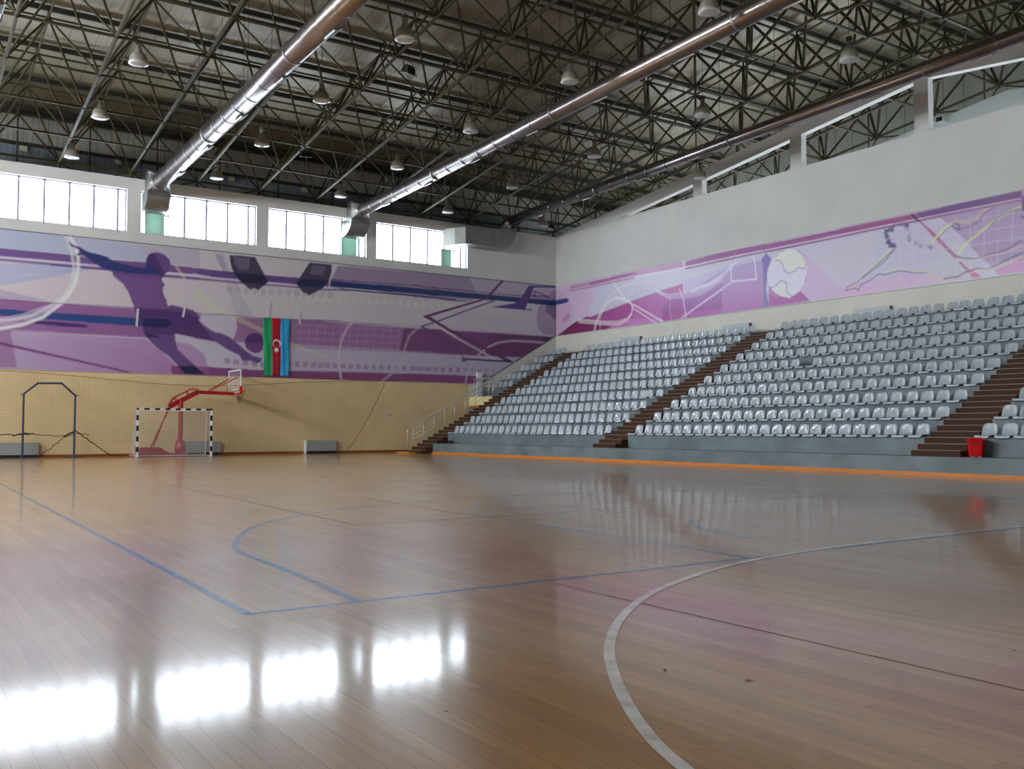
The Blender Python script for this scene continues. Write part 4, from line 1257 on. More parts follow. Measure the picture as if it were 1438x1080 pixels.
# artwork of the banners: wall, kind, colour, opacity, points (metres along the wall, height), second colour or line width
MURAL=[
('B','P',(172,164,170),1,[(-12,3.6),(32.7,3.6),(32.7,9.6),(-12,9.6)],None),
('B','P',(138,150,176),0.7,[(-0.48,9.49),(4.0,9.69),(6.2,9.48),(9.32,9.45),(10.15,8.72),(7.95,8.66),(6.78,8.64),(4.02,8.66),(-0.46,8.63)],None),
('B','P',(140,134,160),0.55,[(9.32,9.45),(12.16,9.46),(12.18,8.65),(10.15,8.72)],None),
('B','P',(120,140,180),0.5,[(-0.42,6.99),(4.03,8.05),(6.73,8.32),(8.43,8.29),(6.68,7.93),(5.12,7.7),(4.05,7.39),(-0.4,6.43)],None),
('B','P',(122,142,180),0.55,[(-0.4,6.32),(4.05,7.39),(6.51,7.98),(6.91,8.21),(7.37,8.13),(6.23,7.71),(4.06,7.12),(-0.39,5.98)],None),
('B','P',(140,118,152),0.6,[(-0.42,7.28),(4.06,6.97),(5.86,6.62),(4.07,6.54),(-0.4,6.43)],None),
('B','P',(122,104,134),0.85,[(19.02,9.4),(25.91,9.53),(26.74,9.52),(27.27,8.55),(26.97,8.26),(23.3,8.14),(18.61,8.53)],None),
('B','P',(136,122,148),0.6,[(26.74,9.52),(32.68,9.54),(32.68,8.34),(30.13,8.36),(27.27,8.55)],None),
('B','P',(150,142,160),0.5,[(12.83,9.4),(13.3,9.41),(14.22,7.43),(14.72,6.57),(13.89,6.51),(13.24,8.59)],None),
('B','P',(118,108,142),0.45,[(12.83,9.4),(13.16,9.4),(13.73,8.08),(13.24,8.59)],None),
('B','P',(142,118,150),0.9,[(-0.4,6.49),(4.07,6.57),(12.21,6.52),(15.22,6.49),(18.51,6.6),(25.92,6.65),(32.67,6.54),(32.67,3.84),(18.54,3.63),(12.25,3.64),(4.13,3.66),(-0.33,3.73)],None),
('B','P',(128,84,134),1,[(-0.41,6.57),(4.07,6.57),(6.48,6.55),(12.21,6.54),(11.48,6.48),(12.15,5.32),(12.23,5.32),(9.21,5.29),(4.1,5.33),(-0.37,5.3)],(118,74,122)),
('B','P',(160,152,170),0.9,[(-0.37,5.24),(4.1,5.22),(12.23,5.28),(12.68,5.35),(13.63,5.26),(15.23,5.31),(15.24,5.13),(18.53,5.15),(25.92,5.21),(30.12,5.25),(29.0,4.47),(27.75,3.77),(25.92,4.14),(16.6,4.07),(11.01,4.07),(9.13,4.77),(6.85,5.13),(4.1,4.98),(-0.36,4.85)],None),
('B','P',(150,132,162),0.85,[(4.1,5.22),(9.83,5.22),(10.46,4.73),(11.11,4.17),(10.99,3.7),(4.13,3.66)],(140,96,150)),
('B','P',(122,78,122),0.7,[(-0.37,5.24),(4.47,5.3),(4.75,3.74),(4.13,3.75),(-0.33,3.78)],None),
('B','P',(166,158,174),0.9,[(12.27,6.5),(13.89,6.51),(13.96,5.97),(13.77,5.41),(12.95,5.63),(12.27,6.13)],None),
('B','P',(126,84,128),0.9,[(13.89,6.44),(15.22,6.46),(18.51,6.6),(18.07,6.52),(21.23,6.44),(24.97,6.52),(32.67,6.52),(32.67,5.85),(31.78,6.01),(30.12,5.25),(25.92,5.28),(16.58,5.31),(15.23,5.31),(13.77,5.3),(13.98,5.97)],None),
('B','P',(92,38,88),0.75,[(22.75,6.46),(24.97,6.52),(25.99,6.5),(32.67,6.52),(32.67,6.12),(31.78,6.01),(30.12,5.25),(25.7,5.2),(23.32,5.25),(25.92,5.28),(22.53,5.27)],None),
('B','P',(78,28,76),0.5,[(28.05,6.49),(32.67,6.52),(32.67,6.12),(30.12,5.25),(27.74,5.23)],None),
('B','P',(40,30,62),0.7,[(31.45,6.51),(32.46,6.49),(31.82,6.18)],None),
('B','P',(166,158,168),0.8,[(21.23,6.64),(25.92,6.93),(25.47,7.56),(28.52,7.51),(32.68,7.37),(32.67,6.68),(25.99,6.51),(24.97,6.53),(22.44,6.51)],None),
('B','P',(110,54,102),1,[(10.98,4.06),(12.57,4.06),(15.25,3.99),(18.54,4.03),(19.07,4.05),(25.92,4.1),(26.98,4.08),(27.74,4.07),(27.06,3.66),(23.33,3.65),(25.93,3.67),(16.34,3.61),(15.25,3.64),(11.01,3.68)],None),
('B','P',(138,74,140),0.5,[(11.05,5.2),(11.77,5.1),(12.43,4.66),(12.71,3.73),(12.18,3.71),(11.52,4.22),(11.19,4.74)],None),
('B','P',(166,160,172),0.9,[(11.11,5.53),(11.63,5.49),(12.89,5.09),(13.63,4.99),(14.12,4.6),(14.33,4.26),(15.25,4.3),(15.25,4.02),(13.24,4.05),(12.7,4.1),(12.43,4.66),(11.83,5.07),(11.18,5.17)],None),
('B','P',(98,38,92),0.95,[(1.04,5.62),(4.11,4.79),(5.74,4.45),(9.37,3.7),(9.0,3.69),(4.11,4.67),(1.05,5.45)],None),
('B','P',(92,70,126),1,[(-0.46,8.69),(4.02,8.67),(6.67,8.67),(8.31,8.63),(10.4,8.66),(12.18,8.61),(12.18,8.34),(10.4,8.28),(8.31,8.28),(6.73,8.37),(4.03,8.34),(-0.45,8.35)],(100,66,118)),
('B','P',(84,58,116),1,[(12.1,8.61),(13.18,8.58),(16.87,8.6),(18.49,8.62),(18.54,8.56),(18.54,8.29),(16.28,8.25),(16.87,8.28),(13.18,8.24),(12.11,8.33)],None),
('B','P',(172,166,188),1,[(-0.45,8.34),(4.03,8.33),(6.73,8.34),(12.18,8.3),(12.18,8.23),(6.73,8.28),(4.03,8.27),(-0.45,8.29)],None),
('B','P',(90,60,118),1,[(-0.45,8.28),(4.03,8.26),(6.73,8.25),(12.18,8.21),(12.18,8.09),(6.74,8.14),(4.03,8.17),(-0.45,8.2)],None),
('B','P',(170,160,180),1,[(10.56,8.26),(18.5,8.26),(18.5,8.17),(10.56,8.19)],None),
('B','P',(88,62,112),1,[(10.56,8.16),(13.59,8.15),(18.5,8.17),(19.18,8.25),(25.91,8.26),(25.91,8.19),(19.18,8.17),(18.5,8.1),(13.59,8.07),(10.56,8.08)],None),
('B','P',(22,44,92),1,[(18.61,8.6),(25.91,8.66),(23.3,8.61),(27.74,8.65),(32.68,8.66),(32.68,8.36),(27.74,8.35),(23.3,8.31),(25.91,8.36),(18.61,8.3)],None),
('B','P',(88,60,104),1,[(18.61,8.69),(25.91,8.83),(23.3,8.76),(30.13,8.78),(31.79,8.76),(31.79,8.72),(30.13,8.73),(23.3,8.7),(25.91,8.78),(18.61,8.63)],None),
('B','P',(26,48,96),1,[(19.18,8.26),(25.91,8.26),(23.3,8.2),(26.21,8.19),(27.43,8.23),(26.21,8.12),(23.3,8.14),(25.91,8.19),(19.18,8.19)],None),
('B','P',(24,56,112),1,[(-0.39,6.15),(4.08,6.15),(5.71,6.14),(9.44,6.14),(10.76,6.16),(10.98,6.0),(10.76,5.79),(9.45,5.77),(5.71,5.84),(4.08,5.88),(-0.39,5.92)],None),
('B','P',(52,34,92),1,[(4.89,5.75),(6.84,5.74),(7.42,5.69),(7.48,5.63),(7.36,5.58),(6.28,5.58),(4.62,5.67)],None),
('B','L',(196,198,196),0.55,[(6.65,9.47),(6.89,9.09),(6.99,8.66),(7.02,8.16),(6.92,7.52),(6.65,6.93),(6.26,6.46),(5.71,5.93),(4.9,5.54),(4.1,5.34),(3.05,5.25)],0.16),
('B','L',(196,198,196),0.8,[(6.65,9.47),(6.89,9.09),(6.99,8.66),(7.02,8.16),(6.92,7.52),(6.65,6.93),(6.26,6.46),(5.71,5.93),(4.9,5.54),(4.1,5.34),(3.05,5.25)],0.05),
('B','L',(186,190,190),0.6,[(6.51,9.42),(6.72,8.88),(6.85,8.14),(6.78,7.5),(6.48,6.85),(5.92,6.38),(5.27,5.96),(4.41,5.72),(3.05,5.57)],0.12),
('B','L',(190,176,196),0.7,[(6.48,6.54),(5.71,6.0),(4.89,5.63),(4.09,5.42),(3.05,5.3)],0.04),
('B','L',(190,176,196),0.7,[(6.48,6.57),(5.71,6.09),(4.89,5.72),(4.09,5.51),(3.05,5.38)],0.04),
('B','L',(190,176,196),0.7,[(6.48,6.59),(5.71,6.17),(4.89,5.8),(4.09,5.59),(3.05,5.47)],0.04),
('B','L',(190,176,196),0.7,[(6.48,6.62),(5.7,6.27),(4.89,5.9),(4.09,5.69),(3.05,5.56)],0.04),
('B','L',(190,176,196),0.7,[(6.48,6.65),(5.7,6.36),(4.89,5.98),(4.09,5.77),(3.04,5.65)],0.04),
('B','L',(186,190,110),0.28,[(12.12,7.47),(12.73,6.91),(15.23,5.87)],0.24),
('B','L',(186,190,130),0.3,[(16.61,5.34),(17.5,5.03),(18.49,4.79)],0.16),
('B','L',(190,190,150),0.4,[(11.13,8.59),(11.49,8.09)],0.12),
('B','P',(180,180,172),0.35,[(16.56,7.82),(16.76,7.82),(16.76,7.5),(16.56,7.5)],None),
('B','P',(180,180,172),0.375,[(16.95,7.83),(17.15,7.83),(17.16,7.5),(16.95,7.5)],None),
('B','P',(180,180,172),0.39999999999999997,[(17.35,7.83),(17.55,7.83),(17.55,7.51),(17.35,7.5)],None),
('B','P',(180,180,172),0.425,[(17.75,7.84),(17.95,7.84),(17.96,7.51),(17.75,7.51)],None),
('B','P',(180,180,172),0.44999999999999996,[(18.15,7.84),(18.36,7.85),(18.36,7.52),(18.16,7.51)],None),
('B','P',(180,180,172),0.475,[(18.56,7.85),(18.77,7.85),(18.78,7.52),(18.56,7.52)],None),
('B','P',(180,180,172),0.5,[(18.97,7.85),(19.19,7.86),(19.19,7.52),(18.98,7.52)],None),
('B','P',(180,180,172),0.525,[(19.39,7.86),(19.61,7.86),(19.61,7.53),(19.39,7.53)],None),
('B','P',(180,180,172),0.55,[(19.81,7.87),(20.03,7.87),(20.03,7.53),(19.81,7.53)],None),
('B','P',(180,180,172),0.575,[(20.24,7.87),(20.46,7.88),(20.46,7.54),(20.24,7.53)],None),
('B','P',(180,180,172),0.6,[(20.67,7.88),(20.89,7.88),(20.89,7.54),(20.67,7.54)],None),
('B','P',(180,180,172),0.625,[(21.1,7.88),(21.32,7.89),(21.33,7.55),(21.1,7.54)],None),
('B','P',(180,180,172),0.65,[(21.54,7.89),(21.76,7.89),(21.77,7.55),(21.54,7.55)],None),
('B','P',(180,180,172),0.675,[(21.98,7.9),(22.21,7.9),(22.21,7.56),(21.98,7.55)],None),
('B','P',(180,180,172),0.7,[(22.43,7.9),(22.66,7.91),(22.66,7.56),(22.43,7.56)],None),
('B','P',(180,180,172),0.725,[(22.88,7.91),(23.11,7.91),(23.11,7.57),(22.88,7.56)],None),
('B','P',(180,180,172),0.75,[(23.33,7.92),(23.57,7.92),(23.57,7.57),(23.34,7.57)],None),
('B','P',(180,180,172),0.775,[(23.79,7.92),(24.03,7.93),(24.03,7.58),(23.8,7.57)],None),
('B','P',(180,180,172),0.8,[(24.26,7.93),(24.5,7.93),(24.5,7.58),(24.26,7.58)],None),
('B','P',(180,180,172),0.825,[(24.73,7.94),(24.97,7.94),(24.97,7.58),(24.73,7.58)],None),
('B','P',(180,180,172),0.85,[(25.21,7.94),(25.45,7.95),(25.45,7.59),(25.21,7.59)],None),
('B','P',(180,180,172),0.3,[(25.69,7.95),(25.93,7.95),(25.93,7.6),(25.69,7.59)],None),
('B','P',(168,168,166),0.8,[(26.63,7.98),(26.84,7.99),(26.84,7.65),(26.63,7.65)],None),
('B','P',(168,168,166),0.7000000000000001,[(27.06,7.98),(27.28,7.99),(27.28,7.64),(27.07,7.64)],None),
('B','P',(168,168,166),0.6000000000000001,[(27.51,7.98),(27.72,7.98),(27.72,7.64),(27.51,7.64)],None),
('B','P',(168,168,166),0.5,[(27.95,7.98),(28.17,7.98),(28.17,7.64),(27.95,7.63)],None),
('B','P',(168,168,166),0.4,[(28.4,7.98),(28.62,7.98),(28.62,7.63),(28.4,7.63)],None),
('B','P',(168,168,166),0.30000000000000004,[(28.86,7.97),(29.08,7.98),(29.08,7.63),(28.86,7.63)],None),
('B','P',(168,168,166),0.19999999999999996,[(29.32,7.97),(29.54,7.98),(29.54,7.63),(29.32,7.62)],None),
('B','P',(172,174,168),0.75,[(23.53,7.92),(23.75,7.92),(23.75,7.58),(23.53,7.58)],None),
('B','P',(172,174,168),0.75,[(23.94,7.92),(24.16,7.93),(24.16,7.58),(23.94,7.58)],None),
('B','P',(172,174,168),0.75,[(24.35,7.93),(24.57,7.93),(24.57,7.59),(24.36,7.58)],None),
('B','P',(172,174,168),0.75,[(24.77,7.93),(24.99,7.93),(24.99,7.59),(24.77,7.58)],None),
('B','P',(172,174,168),0.75,[(25.19,7.93),(25.41,7.94),(25.41,7.59),(25.19,7.59)],None),
('B','P',(172,174,168),0.75,[(25.62,7.94),(25.84,7.94),(25.84,7.59),(25.62,7.59)],None),
('B','P',(128,120,142),0.35,[(13.46,7.89),(13.68,7.89),(13.68,7.58),(13.46,7.58)],None),
('B','P',(128,120,142),0.35,[(13.86,7.9),(14.08,7.9),(14.08,7.59),(13.86,7.59)],None),
('B','P',(128,120,142),0.35,[(14.26,7.91),(14.48,7.92),(14.48,7.6),(14.26,7.6)],None),
('B','P',(128,120,142),0.35,[(14.66,7.92),(14.89,7.93),(14.89,7.62),(14.67,7.61)],None),
('B','P',(128,120,142),0.35,[(15.07,7.94),(15.3,7.94),(15.3,7.63),(15.08,7.62)],None),
('B','P',(128,120,142),0.35,[(15.49,7.95),(15.72,7.96),(15.72,7.64),(15.49,7.63)],None),
('B','P',(128,120,142),0.35,[(15.9,7.96),(16.14,7.97),(16.14,7.65),(15.91,7.65)],None),
('B','P',(128,120,142),0.35,[(16.33,7.98),(16.56,7.98),(16.57,7.66),(16.33,7.66)],None),
('B','P',(128,120,142),0.35,[(16.75,7.99),(16.99,8.0),(16.99,7.67),(16.76,7.67)],None),
('B','P',(128,120,142),0.35,[(17.19,8.0),(17.43,8.01),(17.43,7.69),(17.19,7.68)],None),
('B','P',(128,120,142),0.35,[(17.62,8.02),(17.86,8.02),(17.87,7.7),(17.62,7.69)],None),
('B','P',(128,120,142),0.35,[(18.06,8.03),(18.31,8.04),(18.31,7.71),(18.06,7.71)],None),
('B','P',(128,120,142),0.35,[(18.51,8.05),(18.75,8.05),(18.76,7.72),(18.51,7.72)],None),
('B','P',(132,104,136),0.75,[(16.83,4.46),(17.04,4.46),(17.05,4.23),(16.83,4.22)],None),
('B','P',(132,104,136),0.75,[(17.22,4.46),(17.44,4.47),(17.44,4.23),(17.22,4.22)],None),
('B','P',(132,104,136),0.75,[(17.61,4.47),(17.83,4.47),(17.84,4.23),(17.62,4.23)],None),
('B','P',(132,104,136),0.75,[(18.01,4.47),(18.23,4.47),(18.24,4.23),(18.02,4.23)],None),
('B','P',(132,104,136),0.75,[(18.42,4.47),(18.64,4.47),(18.64,4.23),(18.42,4.23)],None),
('B','P',(132,104,136),0.75,[(18.82,4.47),(19.05,4.47),(19.05,4.23),(18.82,4.23)],None),
('B','P',(132,104,136),0.75,[(19.23,4.47),(19.46,4.48),(19.46,4.23),(19.23,4.23)],None),
('B','P',(132,104,136),0.75,[(19.65,4.48),(19.88,4.48),(19.88,4.23),(19.65,4.23)],None),
('B','P',(132,104,136),0.75,[(20.06,4.48),(20.3,4.48),(20.3,4.23),(20.07,4.23)],None),
('B','P',(132,104,136),0.75,[(20.49,4.48),(20.72,4.48),(20.72,4.23),(20.49,4.23)],None),
('B','P',(132,104,136),0.75,[(20.91,4.48),(21.15,4.48),(21.15,4.23),(20.92,4.23)],None),
('B','P',(132,104,136),0.75,[(21.34,4.48),(21.58,4.49),(21.59,4.23),(21.35,4.23)],None),
('B','P',(132,104,136),0.75,[(21.78,4.49),(22.02,4.49),(22.02,4.24),(21.78,4.23)],None),
('B','P',(132,104,136),0.75,[(22.22,4.49),(22.46,4.49),(22.46,4.24),(22.22,4.23)],None),
('B','P',(132,104,136),0.75,[(22.66,4.49),(22.91,4.49),(22.91,4.24),(22.66,4.24)],None),
('B','P',(132,104,136),0.75,[(23.11,4.49),(23.36,4.49),(23.36,4.24),(23.11,4.24)],None),
('B','P',(132,104,136),0.75,[(23.56,4.49),(23.82,4.5),(23.82,4.24),(23.57,4.24)],None),
('B','P',(132,104,136),0.75,[(24.02,4.5),(24.28,4.5),(24.28,4.24),(24.02,4.24)],None),
('B','P',(132,104,136),0.75,[(24.48,4.5),(24.74,4.5),(24.74,4.24),(24.48,4.24)],None),
('B','P',(132,104,136),0.75,[(24.95,4.5),(25.21,4.5),(25.21,4.24),(24.95,4.24)],None),
('B','P',(132,104,136),0.75,[(25.42,4.5),(25.68,4.51),(25.69,4.24),(25.42,4.24)],None),
('B','P',(132,104,136),0.75,[(25.9,4.51),(26.16,4.51),(26.16,4.24),(25.9,4.24)],None),
('B','P',(132,104,136),0.7,[(23.32,4.48),(23.55,4.48),(23.56,4.26),(23.32,4.26)],None),
('B','P',(132,104,136),0.6699999999999999,[(23.74,4.48),(23.98,4.49),(23.98,4.27),(23.75,4.26)],None),
('B','P',(132,104,136),0.6399999999999999,[(24.17,4.49),(24.41,4.49),(24.41,4.27),(24.17,4.27)],None),
('B','P',(132,104,136),0.61,[(24.6,4.49),(24.84,4.49),(24.84,4.27),(24.6,4.27)],None),
('B','P',(132,104,136),0.58,[(25.04,4.5),(25.28,4.5),(25.28,4.28),(25.04,4.27)],None),
('B','P',(132,104,136),0.5499999999999999,[(25.48,4.5),(25.72,4.5),(25.72,4.28),(25.48,4.28)],None),
('B','P',(132,104,136),0.52,[(25.92,4.51),(26.17,4.51),(26.17,4.28),(25.92,4.28)],None),
('B','P',(132,104,136),0.49,[(26.37,4.51),(26.62,4.51),(26.62,4.29),(26.37,4.28)],None),
('B','P',(132,104,136),0.45999999999999996,[(26.83,4.51),(27.08,4.52),(27.08,4.29),(26.83,4.29)],None),
('B','P',(132,104,136),0.42999999999999994,[(27.28,4.52),(27.54,4.52),(27.54,4.29),(27.28,4.29)],None),
('B','P',(132,104,136),0.39999999999999997,[(27.74,4.52),(28.0,4.53),(28.0,4.3),(27.74,4.29)],None),
('B','P',(132,104,136),0.37,[(28.21,4.53),(28.47,4.53),(28.47,4.3),(28.21,4.3)],None),
('B','P',(124,92,134),0.7,[(13.38,4.49),(13.64,4.48),(13.65,4.24),(13.39,4.24)],None),
('B','P',(124,92,134),0.7,[(13.81,4.46),(14.07,4.46),(14.07,4.21),(13.81,4.22)],None),
('B','P',(124,92,134),0.7,[(14.23,4.44),(14.5,4.44),(14.5,4.19),(14.24,4.19)],None),
('B','P',(124,92,134),0.7,[(14.67,4.42),(14.93,4.41),(14.94,4.16),(14.67,4.17)],None),
('B','P',(124,92,134),0.7,[(15.1,4.39),(15.37,4.39),(15.38,4.14),(15.11,4.14)],None),
('B','P',(132,104,136),0.6,[(16.4,4.5),(16.62,4.5),(16.62,4.26),(16.4,4.26)],None),
('B','P',(132,104,136),0.6,[(16.84,4.5),(17.06,4.5),(17.06,4.26),(16.84,4.25)],None),
('B','P',(132,104,136),0.6,[(17.28,4.49),(17.51,4.49),(17.51,4.25),(17.29,4.25)],None),
('B','P',(132,104,136),0.6,[(17.73,4.49),(17.96,4.49),(17.96,4.25),(17.74,4.24)],None),
('B','P',(132,104,136),0.6,[(18.19,4.48),(18.42,4.49),(18.42,4.24),(18.19,4.24)],None),
('B','L',(170,150,170),0.35,[(16.71,6.36),(16.62,5.19)],0.035),
('B','L',(170,150,170),0.35,[(17.12,6.37),(17.04,5.19)],0.035),
('B','L',(170,150,170),0.35,[(17.55,6.37),(17.46,5.19)],0.035),
('B','L',(170,150,170),0.35,[(17.97,6.38),(17.88,5.2)],0.035),
('B','L',(170,150,170),0.35,[(18.4,6.39),(18.31,5.2)],0.035),
('B','L',(170,150,170),0.35,[(18.84,6.39),(18.74,5.2)],0.035),
('B','L',(170,150,170),0.35,[(19.28,6.4),(19.18,5.2)],0.035),
('B','L',(170,150,170),0.35,[(19.72,6.41),(19.63,5.2)],0.035),
('B','L',(170,150,170),0.35,[(20.17,6.41),(20.07,5.2)],0.035),
('B','L',(170,150,170),0.35,[(20.63,6.42),(20.53,5.2)],0.035),
('B','L',(170,150,170),0.35,[(21.08,6.43),(20.98,5.2)],0.035),
('B','L',(170,150,170),0.35,[(21.55,6.44),(21.44,5.2)],0.035),
('B','L',(170,150,170),0.35,[(22.02,6.44),(21.91,5.2)],0.035),
('B','L',(170,150,170),0.35,[(22.49,6.45),(22.38,5.2)],0.035),
('B','L',(170,150,170),0.35,[(16.71,6.3),(22.44,6.3)],0.035),
('B','L',(170,150,170),0.35,[(16.71,5.97),(22.45,5.97)],0.035),
('B','L',(170,150,170),0.35,[(16.71,5.65),(22.45,5.64)],0.035),
('B','L',(170,150,170),0.35,[(16.72,5.33),(22.45,5.31)],0.035),
('B','L',(172,160,170),0.75,[(19.25,3.69),(19.11,4.38),(19.12,5.11),(19.27,5.72),(19.59,6.34),(20.05,6.84),(20.63,7.28),(21.23,7.52),(21.9,7.62),(22.59,7.56),(23.21,7.32),(23.84,7.02),(24.4,6.84),(25.92,6.18)],0.13),
('B','L',(170,156,168),0.5,[(21.55,3.69),(22.23,4.16),(22.68,4.79),(22.83,5.49),(23.06,6.06),(23.61,6.55),(24.4,6.84)],0.13),
('B','L',(178,168,172),0.75,[(23.31,7.26),(24.09,6.96),(24.89,6.63),(25.84,6.17),(27.43,5.5),(28.45,5.04)],0.11),
('B','L',(170,150,172),0.75,[(26.52,3.74),(26.6,4.13),(26.9,4.73),(27.43,5.34),(28.05,5.76),(28.68,6.02),(29.64,6.16),(30.62,6.17),(31.78,6.16)],0.12),
('B','P',(86,28,86),1,[(23.84,7.17),(25.25,7.63),(27.43,8.33),(27.89,8.46),(28.84,9.51),(29.0,9.5),(28.13,8.58),(27.66,8.3),(25.69,7.64),(24.3,7.18),(25.47,6.61),(29.56,5.02),(29.32,4.9),(27.43,5.73),(25.32,6.53)],None),
('B','L',(92,70,118),1,[(28.36,8.33),(26.51,7.64),(24.74,6.94),(23.77,6.61),(24.23,6.46)],0.09),
('B','L',(78,34,84),1,[(23.77,6.61),(25.85,5.72),(26.48,4.97)],0.05),
('B','L',(70,22,74),1,[(26.3,5.01),(28.05,4.98),(29.56,4.98)],0.1),
('B','L',(96,66,118),1,[(26.3,4.89),(26.6,4.94)],0.1),
('B','P',(68,44,108),1,[(30.74,9.4),(32.68,9.51),(32.68,9.42),(31.07,9.3),(30.87,8.86),(30.45,8.01),(30.95,8.03),(30.95,7.95),(28.13,7.95),(29.76,8.3),(30.17,8.64)],None),
('B','L',(86,50,112),1,[(30.87,8.84),(31.2,8.87),(31.05,9.08),(31.45,9.03),(32.21,8.8),(31.62,8.85),(31.03,8.8)],0.08),
('B','L',(90,30,90),1,[(27.74,8.37),(28.05,8.66),(28.93,9.51)],0.09),
('B','P',(98,80,122),0.5,[(32.68,9.31),(32.21,9.04),(31.7,8.62),(31.36,8.11),(31.24,7.56),(31.36,7.02),(31.66,6.65),(32.67,6.59)],None),
('B','P',(62,44,88),0.6,[(32.68,8.83),(32.0,8.5),(31.91,8.01),(32.46,7.57),(32.68,7.54)],None),
('B','P',(22,44,92),1,[(31.2,8.65),(32.68,8.66),(32.68,8.36),(31.2,8.35)],None),
('B','L',(170,166,180),0.35,[(29.48,6.77),(29.52,7.38),(29.72,7.51),(30.17,7.55)],0.04),
('B','L',(170,166,180),0.35,[(28.84,6.8),(28.82,7.2),(28.84,7.26)],0.04),
('B','L',(170,166,180),0.35,[(28.84,6.8),(30.12,6.91),(30.17,7.01),(30.62,7.04)],0.04),
('B','P',(62,52,78),1,[(13.55,9.38),(14.77,9.41),(15.45,8.28),(14.92,7.8),(14.85,7.9),(14.64,7.88),(14.6,7.79),(14.0,8.24),(13.69,8.7),(13.58,9.1)],None),
('B','P',(110,102,120),0.45,[(13.75,9.32),(14.55,9.35),(14.48,8.77),(14.0,8.72),(13.79,8.98)],None),
('B','P',(24,22,54),0.8,[(13.72,8.55),(15.19,8.59),(15.45,8.28),(15.23,8.1),(14.21,8.12)],None),
('B','P',(62,52,78),1,[(17.52,9.41),(18.68,9.42),(18.67,9.0),(18.54,8.59),(18.19,8.17),(17.74,7.9),(17.57,7.82),(17.47,7.75),(17.4,7.87),(17.2,7.89),(16.82,8.3),(17.02,8.62)],None),
('B','P',(112,104,122),0.45,[(17.63,9.3),(18.39,9.32),(18.25,8.83),(17.56,8.84)],None),
('B','P',(22,30,66),0.85,[(17.15,8.57),(18.55,8.59),(18.26,8.23),(17.02,8.2),(16.82,8.3)],None),
('B','P',(86,58,112),1,[(6.56,9.22),(6.66,9.2),(6.89,9.09),(7.04,9.07),(7.36,8.89),(7.83,8.81),(8.16,8.74),(8.43,8.56),(8.85,8.49),(9.53,8.39),(9.78,8.42),(9.81,8.81),(9.95,9.06),(10.28,9.17),(10.58,9.1),(10.81,8.91),(10.88,8.66),(10.78,8.35),(10.63,8.2),(10.63,8.1),(10.5,8.01),(10.49,7.92),(10.64,7.72),(10.56,7.6),(10.56,7.3),(10.68,7.08),(10.74,7.05),(10.71,6.92),(10.81,6.73),(10.94,6.83),(11.32,6.76),(11.65,6.69),(11.91,6.67),(12.24,6.36),(12.12,6.18),(12.24,6.47),(12.14,6.23),(12.41,5.97),(12.88,5.7),(13.01,5.69),(13.22,5.65),(13.63,5.5),(14.04,5.18),(14.39,4.89),(14.75,4.66),(15.17,4.57),(15.14,4.43),(14.96,4.32),(14.68,4.42),(14.4,4.42),(14.19,4.47),(14.09,4.67),(13.57,4.88),(12.95,5.26),(12.42,5.33),(11.89,5.51),(11.11,5.53),(11.05,5.46),(11.12,5.27),(11.25,4.81),(11.65,4.43),(11.98,4.17),(12.44,3.72),(11.59,3.73),(11.3,4.05),(11.13,4.21),(10.87,4.49),(10.46,4.74),(10.11,5.05),(9.79,5.39),(9.69,5.84),(9.47,6.22),(9.34,6.53),(9.34,6.59),(9.06,7.31),(8.84,7.62),(8.41,7.97),(8.38,8.16),(7.96,8.24),(7.36,8.63),(7.27,8.72),(7.04,8.68),(6.93,8.71),(6.98,8.78),(7.06,8.82),(7.01,8.94),(6.83,9.02),(6.72,9.07)],None),
('B','P',(36,44,98),1,[(7.04,9.04),(7.36,8.89),(7.83,8.81),(8.16,8.74),(8.43,8.56),(8.85,8.49),(9.53,8.39),(9.78,8.4),(9.83,8.69),(10.15,8.52),(10.41,8.15),(9.16,8.1),(8.38,8.16),(7.96,8.24),(7.36,8.63),(7.13,8.77)],None),
('B','P',(100,66,120),0.8,[(8.41,7.93),(10.28,8.0),(10.48,7.82),(10.58,7.3),(10.74,6.89),(10.88,6.6),(9.38,6.59),(9.06,7.31),(8.84,7.62)],None),
('B','P',(64,36,90),0.9,[(9.34,6.57),(10.88,6.6),(12.18,6.35),(12.14,6.23),(12.89,5.26),(12.42,5.33),(11.11,5.53),(10.98,5.46),(9.79,5.46),(9.69,5.84)],None),
('B','P',(20,26,72),0.95,[(9.72,6.13),(10.76,6.16),(10.98,6.0),(10.76,5.79),(9.73,5.77)],None),
('B','P',(26,22,68),0.9,[(9.83,5.51),(10.64,5.3),(9.89,5.29)],None),
('B','P',(18,18,56),0.95,[(11.23,4.07),(12.01,4.08),(12.48,3.72),(11.59,3.71)],None),
('B','P',(66,34,92),1,[(14.33,5.3),(14.4,5.54),(14.59,5.71),(14.79,5.76),(15.02,5.74),(15.19,5.62),(15.25,5.31),(15.2,4.99),(15.03,4.83),(14.82,4.8),(14.57,4.9),(14.39,5.06)],None),
('B','P',(96,54,110),0.8,[(14.33,5.28),(15.25,5.29),(15.2,4.99),(15.03,4.83),(14.82,4.8),(14.57,4.9),(14.39,5.06)],None),
('B','P',(48,34,78),0.7,[(9.81,8.81),(9.95,9.06),(10.14,9.14),(10.63,8.2),(10.47,8.01),(10.15,8.45)],None),
('B','L',(70,56,76),0.8,[(1.02,6.54),(4.07,6.56),(6.48,6.55),(7.99,6.57),(9.19,6.58),(12.21,6.54),(12.27,6.5),(13.61,6.55),(15.22,6.49),(18.51,6.6),(18.07,6.54),(19.19,6.65)],0.035),
('R','P',(186,182,198),1,[(-3,6.5),(44.3,6.5),(44.3,9.6),(-3,9.6)],None),
